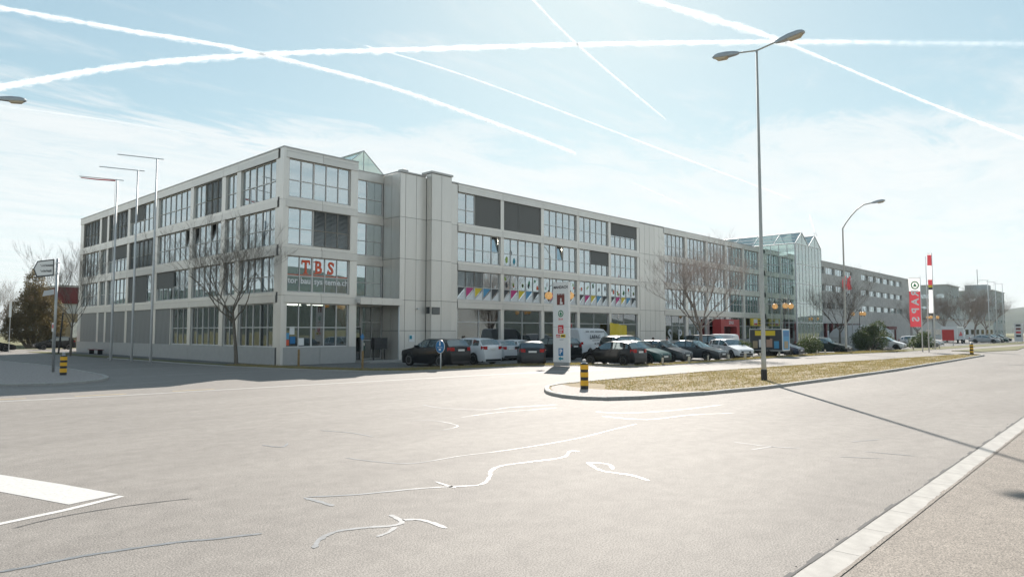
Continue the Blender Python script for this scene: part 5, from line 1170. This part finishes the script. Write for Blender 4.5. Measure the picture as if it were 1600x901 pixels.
def block(name,label,x0,x1,y0,y1,h,m_,rows_,cols_,roof=None):
    o = thing(name,label,'building',((x0+x1)/2,(y0+y1)/2,-.05)); piece('wall',x0,x1,y0,y1,-.05,h,m_,o); piece('roof_edge',x0-.3,x1+.3,y0-.3,y1+.3,h,h+.35,roof or 'coping',o)
    for r_ in range(rows_):
        for k in range(cols_):
            z = 1.2+(h-1.5)*r_/rows_; wv = (y1-y0)/cols_; q = piece('window',x0-.06,x0-.01,y0+wv*(k+.2),y0+wv*(k+.8),z,z+1.5,'frame',o); piece('pane',x0-.075,x0-.062,y0+wv*(k+.22),y0+wv*(k+.78),z+.08,z+1.42,'window_glass',o if False else q)
            wx = (x1-x0)/cols_; q = piece('window',x0+wx*(k+.2),x0+wx*(k+.8),y0-.06,y0-.01,z,z+1.5,'frame',o); piece('pane',x0+wx*(k+.22),x0+wx*(k+.78),y0-.075,y0-.062,z+.08,z+1.42,'window_glass',q)
    return o
block('far_building','tall blue grey block standing behind the banner flags',284,304,52,66,18.5,'bgrey',4,3)
block('far_building','pale low block next to the tall blue grey block',306,326,54,64,15.0,'bwhite',3,3)
fb_ = block('far_building','grey block with rooftop structures behind the row of bare trees',345,375,47,66,19.0,'bgrey',4,4)
piece('roof_plant',352,362,50,58,19.3,22,'bgrey',fb_); MB().tube([(357,54,22),(357,54,29)],.15,6).build('mast','galv',fb_)
block('far_building','low pale hall behind the parked cars and bare trees',215,262,36,50,5.0,'bwhite',1,6)
block('far_house','white gabled house in front of the wooded hill',420,432,22,32,6.0,'bwhite',2,3,'redd')
p2 = thing('small_pylon','small white pylon sign with dark logos at the far end of the parking lot','sign',(170,19.2,.03)); piece('sign_body',169.9,170.1,18.5,19.9,.1,3.7,'sign_w',p2)
for i,m_ in enumerate(('ink','brown','pred','ink')): piece('logo',169.885,169.897,18.8,19.6,3.1-i*.7,3.5-i*.7,m_,p2)
tf = thing('panel_fence','long turquoise panel fence in front of the thicket','fence',(235,17,0))
for i in range(16): piece('fence_panel',190+i*6.0,195.9+i*6.0,17.0,17.08,.02,2.3,'pt' if False else 'teal_f' if 'teal_f' in M else 'sign_g',tf); piece('post',195.9+i*6.0,196.0+i*6.0,16.98,17.1,.02,2.4,'galv',tf)
# left background
lh = thing('flat_roofed_hall','tan hall with dark red fascia and white arched panel beyond the side wing','building',(40,118,-.05))
piece('wall',27.5,60,112,130,-.05,4.6,'tan',lh); piece('white_band',27.4,60.1,111.9,130.1,4.61,6.0,'bwhite',lh); piece('fascia',27.2,60.3,111.6,130.3,6.01,8.3,'redd',lh); piece('roof_edge',27.1,60.4,111.5,130.4,8.31,8.6,'coping',lh)
for i in range(5): q = piece('window',27.42,27.49,113+i*3.2,115.2+i*3.2,1.2,3.4,'frame',lh); piece('pane',27.40,27.415,113.1+i*3.2,115.1+i*3.2,1.3,3.3,'window_glass',q)
for i in range(8): q = piece('window',29+i*3.8,31.4+i*3.8,111.93,111.99,1.2,3.4,'frame',lh); piece('pane',29.1+i*3.8,31.3+i*3.8,111.91,111.925,1.3,3.3,'window_glass',q)
kk_ = thing('kiosk','small red and turquoise kiosk behind the dark saloon car','kiosk',(14,99,-.05)); piece('lower_wall',10.5,17,98,101,-.05,1.9,'red',kk_); piece('upper_wall',10.5,17,98,101,1.91,3.6,'teal',kk_); piece('roof_edge',10.3,17.2,97.8,101.2,3.61,3.8,'sign_w',kk_); piece('window',12,15.5,97.95,97.99,1.2,2.8,'car_glass',kk_)

# ------------------------------------------------------------------ vapour trails far above
vt_m = bpy.data.materials.new('vapour'); vt_m.use_nodes = True; t = vt_m.node_tree; t.nodes.remove(t.nodes['Principled BSDF'])
tr = t.nodes.new('ShaderNodeBsdfTranslucent'); tr.inputs[0].default_value = (.95,.95,.95,1); df = t.nodes.new('ShaderNodeBsdfDiffuse'); df.inputs[0].default_value = (.95,.95,.95,1)
m1 = t.nodes.new('ShaderNodeMixShader'); m1.inputs[0].default_value = .6; t.links.new(df.outputs[0],m1.inputs[1]); t.links.new(tr.outputs[0],m1.inputs[2])
tp = t.nodes.new('ShaderNodeBsdfTransparent'); m2 = t.nodes.new('ShaderNodeMixShader'); at = t.nodes.new('ShaderNodeAttribute'); at.attribute_name = 'thickness_amount'
nz = t.nodes.new('ShaderNodeTexNoise'); nz.inputs['Scale'].default_value = .03; nz.inputs['Detail'].default_value = 6; co = t.nodes.new('ShaderNodeTexCoord'); t.links.new(co.outputs['Object'],nz.inputs['Vector'])
mr = t.nodes.new('ShaderNodeMapRange'); mr.inputs[1].default_value = .34; mr.inputs[2].default_value = .62; mr.inputs[3].default_value = .2; t.links.new(nz.outputs['Fac'],mr.inputs[0])
mu = t.nodes.new('ShaderNodeMath'); mu.operation = 'MULTIPLY'; t.links.new(mr.outputs[0],mu.inputs[0]); t.links.new(at.outputs['Fac'],mu.inputs[1])
t.links.new(mu.outputs[0],m2.inputs[0]); t.links.new(tp.outputs[0],m2.inputs[1]); t.links.new(m1.outputs[0],m2.inputs[2]); t.links.new(m2.outputs[0],t.nodes['Material Output'].inputs[0]); MATS['vapour'] = vt_m
def trail(label, pts, widths, dens):
    P = [Vector((x,y,1500)) for x,y in pts]; Q, Wd, Dn = [], [], []
    for i in range(len(P)-1):
        a, b = P[max(i-1,0)], P[min(i+2,len(P)-1)]; k = max(6, int((P[i+1]-P[i]).length/28))
        for j in range(k):
            t_ = j/k; p0,p1,p2,p3 = a,P[i],P[i+1],b
            Q.append(0.5*((2*p1)+(-p0+p2)*t_+(2*p0-5*p1+4*p2-p3)*t_*t_+(-p0+3*p1-3*p2+p3)*t_**3)); Wd.append(widths[i]+(widths[i+1]-widths[i])*t_); Dn.append(dens[i]+(dens[i+1]-dens[i])*t_)
    n_ = 8; mb_ = MB(); D = []
    for shell, al in ((1.0,.22),(.80,.30),(.60,.42),(.38,.6)):
        ph = random.uniform(0,9); o0 = len(mb_.v)
        for i, q in enumerate(Q):
            d = (Q[min(i+1,len(Q)-1)]-Q[max(i-1,0)]).normalized(); s_ = Vector((-d.y,d.x,0)); puff = (1+.22*math.sin(i*.9+ph)*math.sin(i*.31)+random.uniform(-.3,.3))*shell*.9
            for k in range(n_):
                a = 6.283*k/n_; r_ = Wd[i]/2*puff*random.uniform(.7,1.3)*(1.3 if math.sin(a) < -.2 else .85); mb_.v.append(tuple(q+s_*math.cos(a)*r_+Vector((0,0,math.sin(a)*r_)))); D.append(Dn[i]*al)
        for i in range(len(Q)-1):
            for k in range(n_): a0 = o0+i*n_+k; a1 = o0+i*n_+(k+1)%n_; mb_.f.append((a0,a1,a1+n_,a0+n_)); mb_.m.append(0)
    o = mb_.build('vapour_trail','vapour',smooth=True,loc=tuple(Q[len(Q)//2])); tag(o,label,'vapour trail')
    at_ = o.data.attributes.new('thickness_amount','FLOAT','POINT'); at_.data.foreach_set('value',D); return o
trail('thick puffy white vapour trail descending to the roof of the office building',[(339,3998),(660,3848),(1147,3671),(1666,3479),(2480,3361),(3391,3387),(4549,3478)],[30,30,28,28,30,36,36],[.6,.65,.7,.75,.75,.75,.5])
trail('long level vapour trail crossing the whole sky behind the lamp head',[(711,5557),(894,5107),(1308,4166),(1769,3431),(2161,2932),(2799,2136),(3382,1459),(3909,901),(4618,171)],[46,44,38,34,32,30,30,44,50],[.7,.75,.75,.75,.75,.75,.55,.10,.05])
trail('thin straight vapour trail fading towards the right behind the lamp pole',[(2058,2959),(2882,2880),(5007,2893),(7878,2914)],[9,13,18,26],[.3,.45,.35,.06])
trail('short straight vapour trail slanting steeply down in the middle of the sky',[(2163,1946),(2830,2138),(4242,2447)],[17,19,20],[.55,.6,.3])
trail('broad vapour trail passing behind the double lamp and thinning to the right',[(2377,1673),(2957,1492),(3329,1369),(3960,1234),(5098,1001),(6587,653),(8032,342)],[40,42,36,18,22,30,34],[.7,.75,.7,.45,.55,.55,.4])
trail('faint thin vapour trail above the flagpoles',[(847,5591),(1499,5387),(2157,5257)],[14,15,16],[.08,.09,.03])
trail('short faint vapour trail low above the office roof',[(5786,3744),(7825,4081)],[20,26],[.14,.06])
trail('tiny vapour trail fragment low beside the glass atrium',[(9019,3139),(11246,3824)],[40,60],[.2,.06])

# ------------------------------------------------------------------ out of view across the roads, added for the windows to mirror
for i,(x,y,rz,sc_) in enumerate(((62,-14,.3,1.0),(78,-12,1.4,1.1),(95,-15,2.6,.95),(112,-13,3.9,1.1),(-14,62,1.1,1.0),(-18,88,2.2,1.05))):
    bare_tree('far','bare tree across the road mirrored in the shop windows' if i < 4 else 'bare tree across the side street mirrored in the side wing windows',(x,y,-.05),rz,sc_,'bare trees across the road' if i < 4 else 'bare trees across the side street')
block('brick_house','brown house across the side street mirrored in the side wing',-52,-34,86,104,9.0,'tan',3,4,'redd')
block('grey_house','grey house across the road mirrored in the shop windows',96,116,-48,-34,8.5,'bgrey',3,4,'redd')
# ------------------------------------------------------------------ hazy air
hz_ = MB().box(-1240,1240,-1240,1240,-1.2,140).build('haze', 'black'); hz_['kind'] = 'stuff'; tag(hz_,'pale thin haze filling the air over the whole place','haze')
hm_ = bpy.data.materials.new('haze_air'); hm_.use_nodes = True; t = hm_.node_tree; t.nodes.remove(t.nodes['Principled BSDF']); pv = t.nodes.new('ShaderNodeVolumePrincipled')
pv.inputs['Color'].default_value = (.66,.84,.95,1); pv.inputs['Density'].default_value = .00013; pv.inputs['Anisotropy'].default_value = .2
t.links.new(pv.outputs[0], t.nodes['Material Output'].inputs['Volume']); hz_.data.materials.clear(); hz_.data.materials.append(hm_)
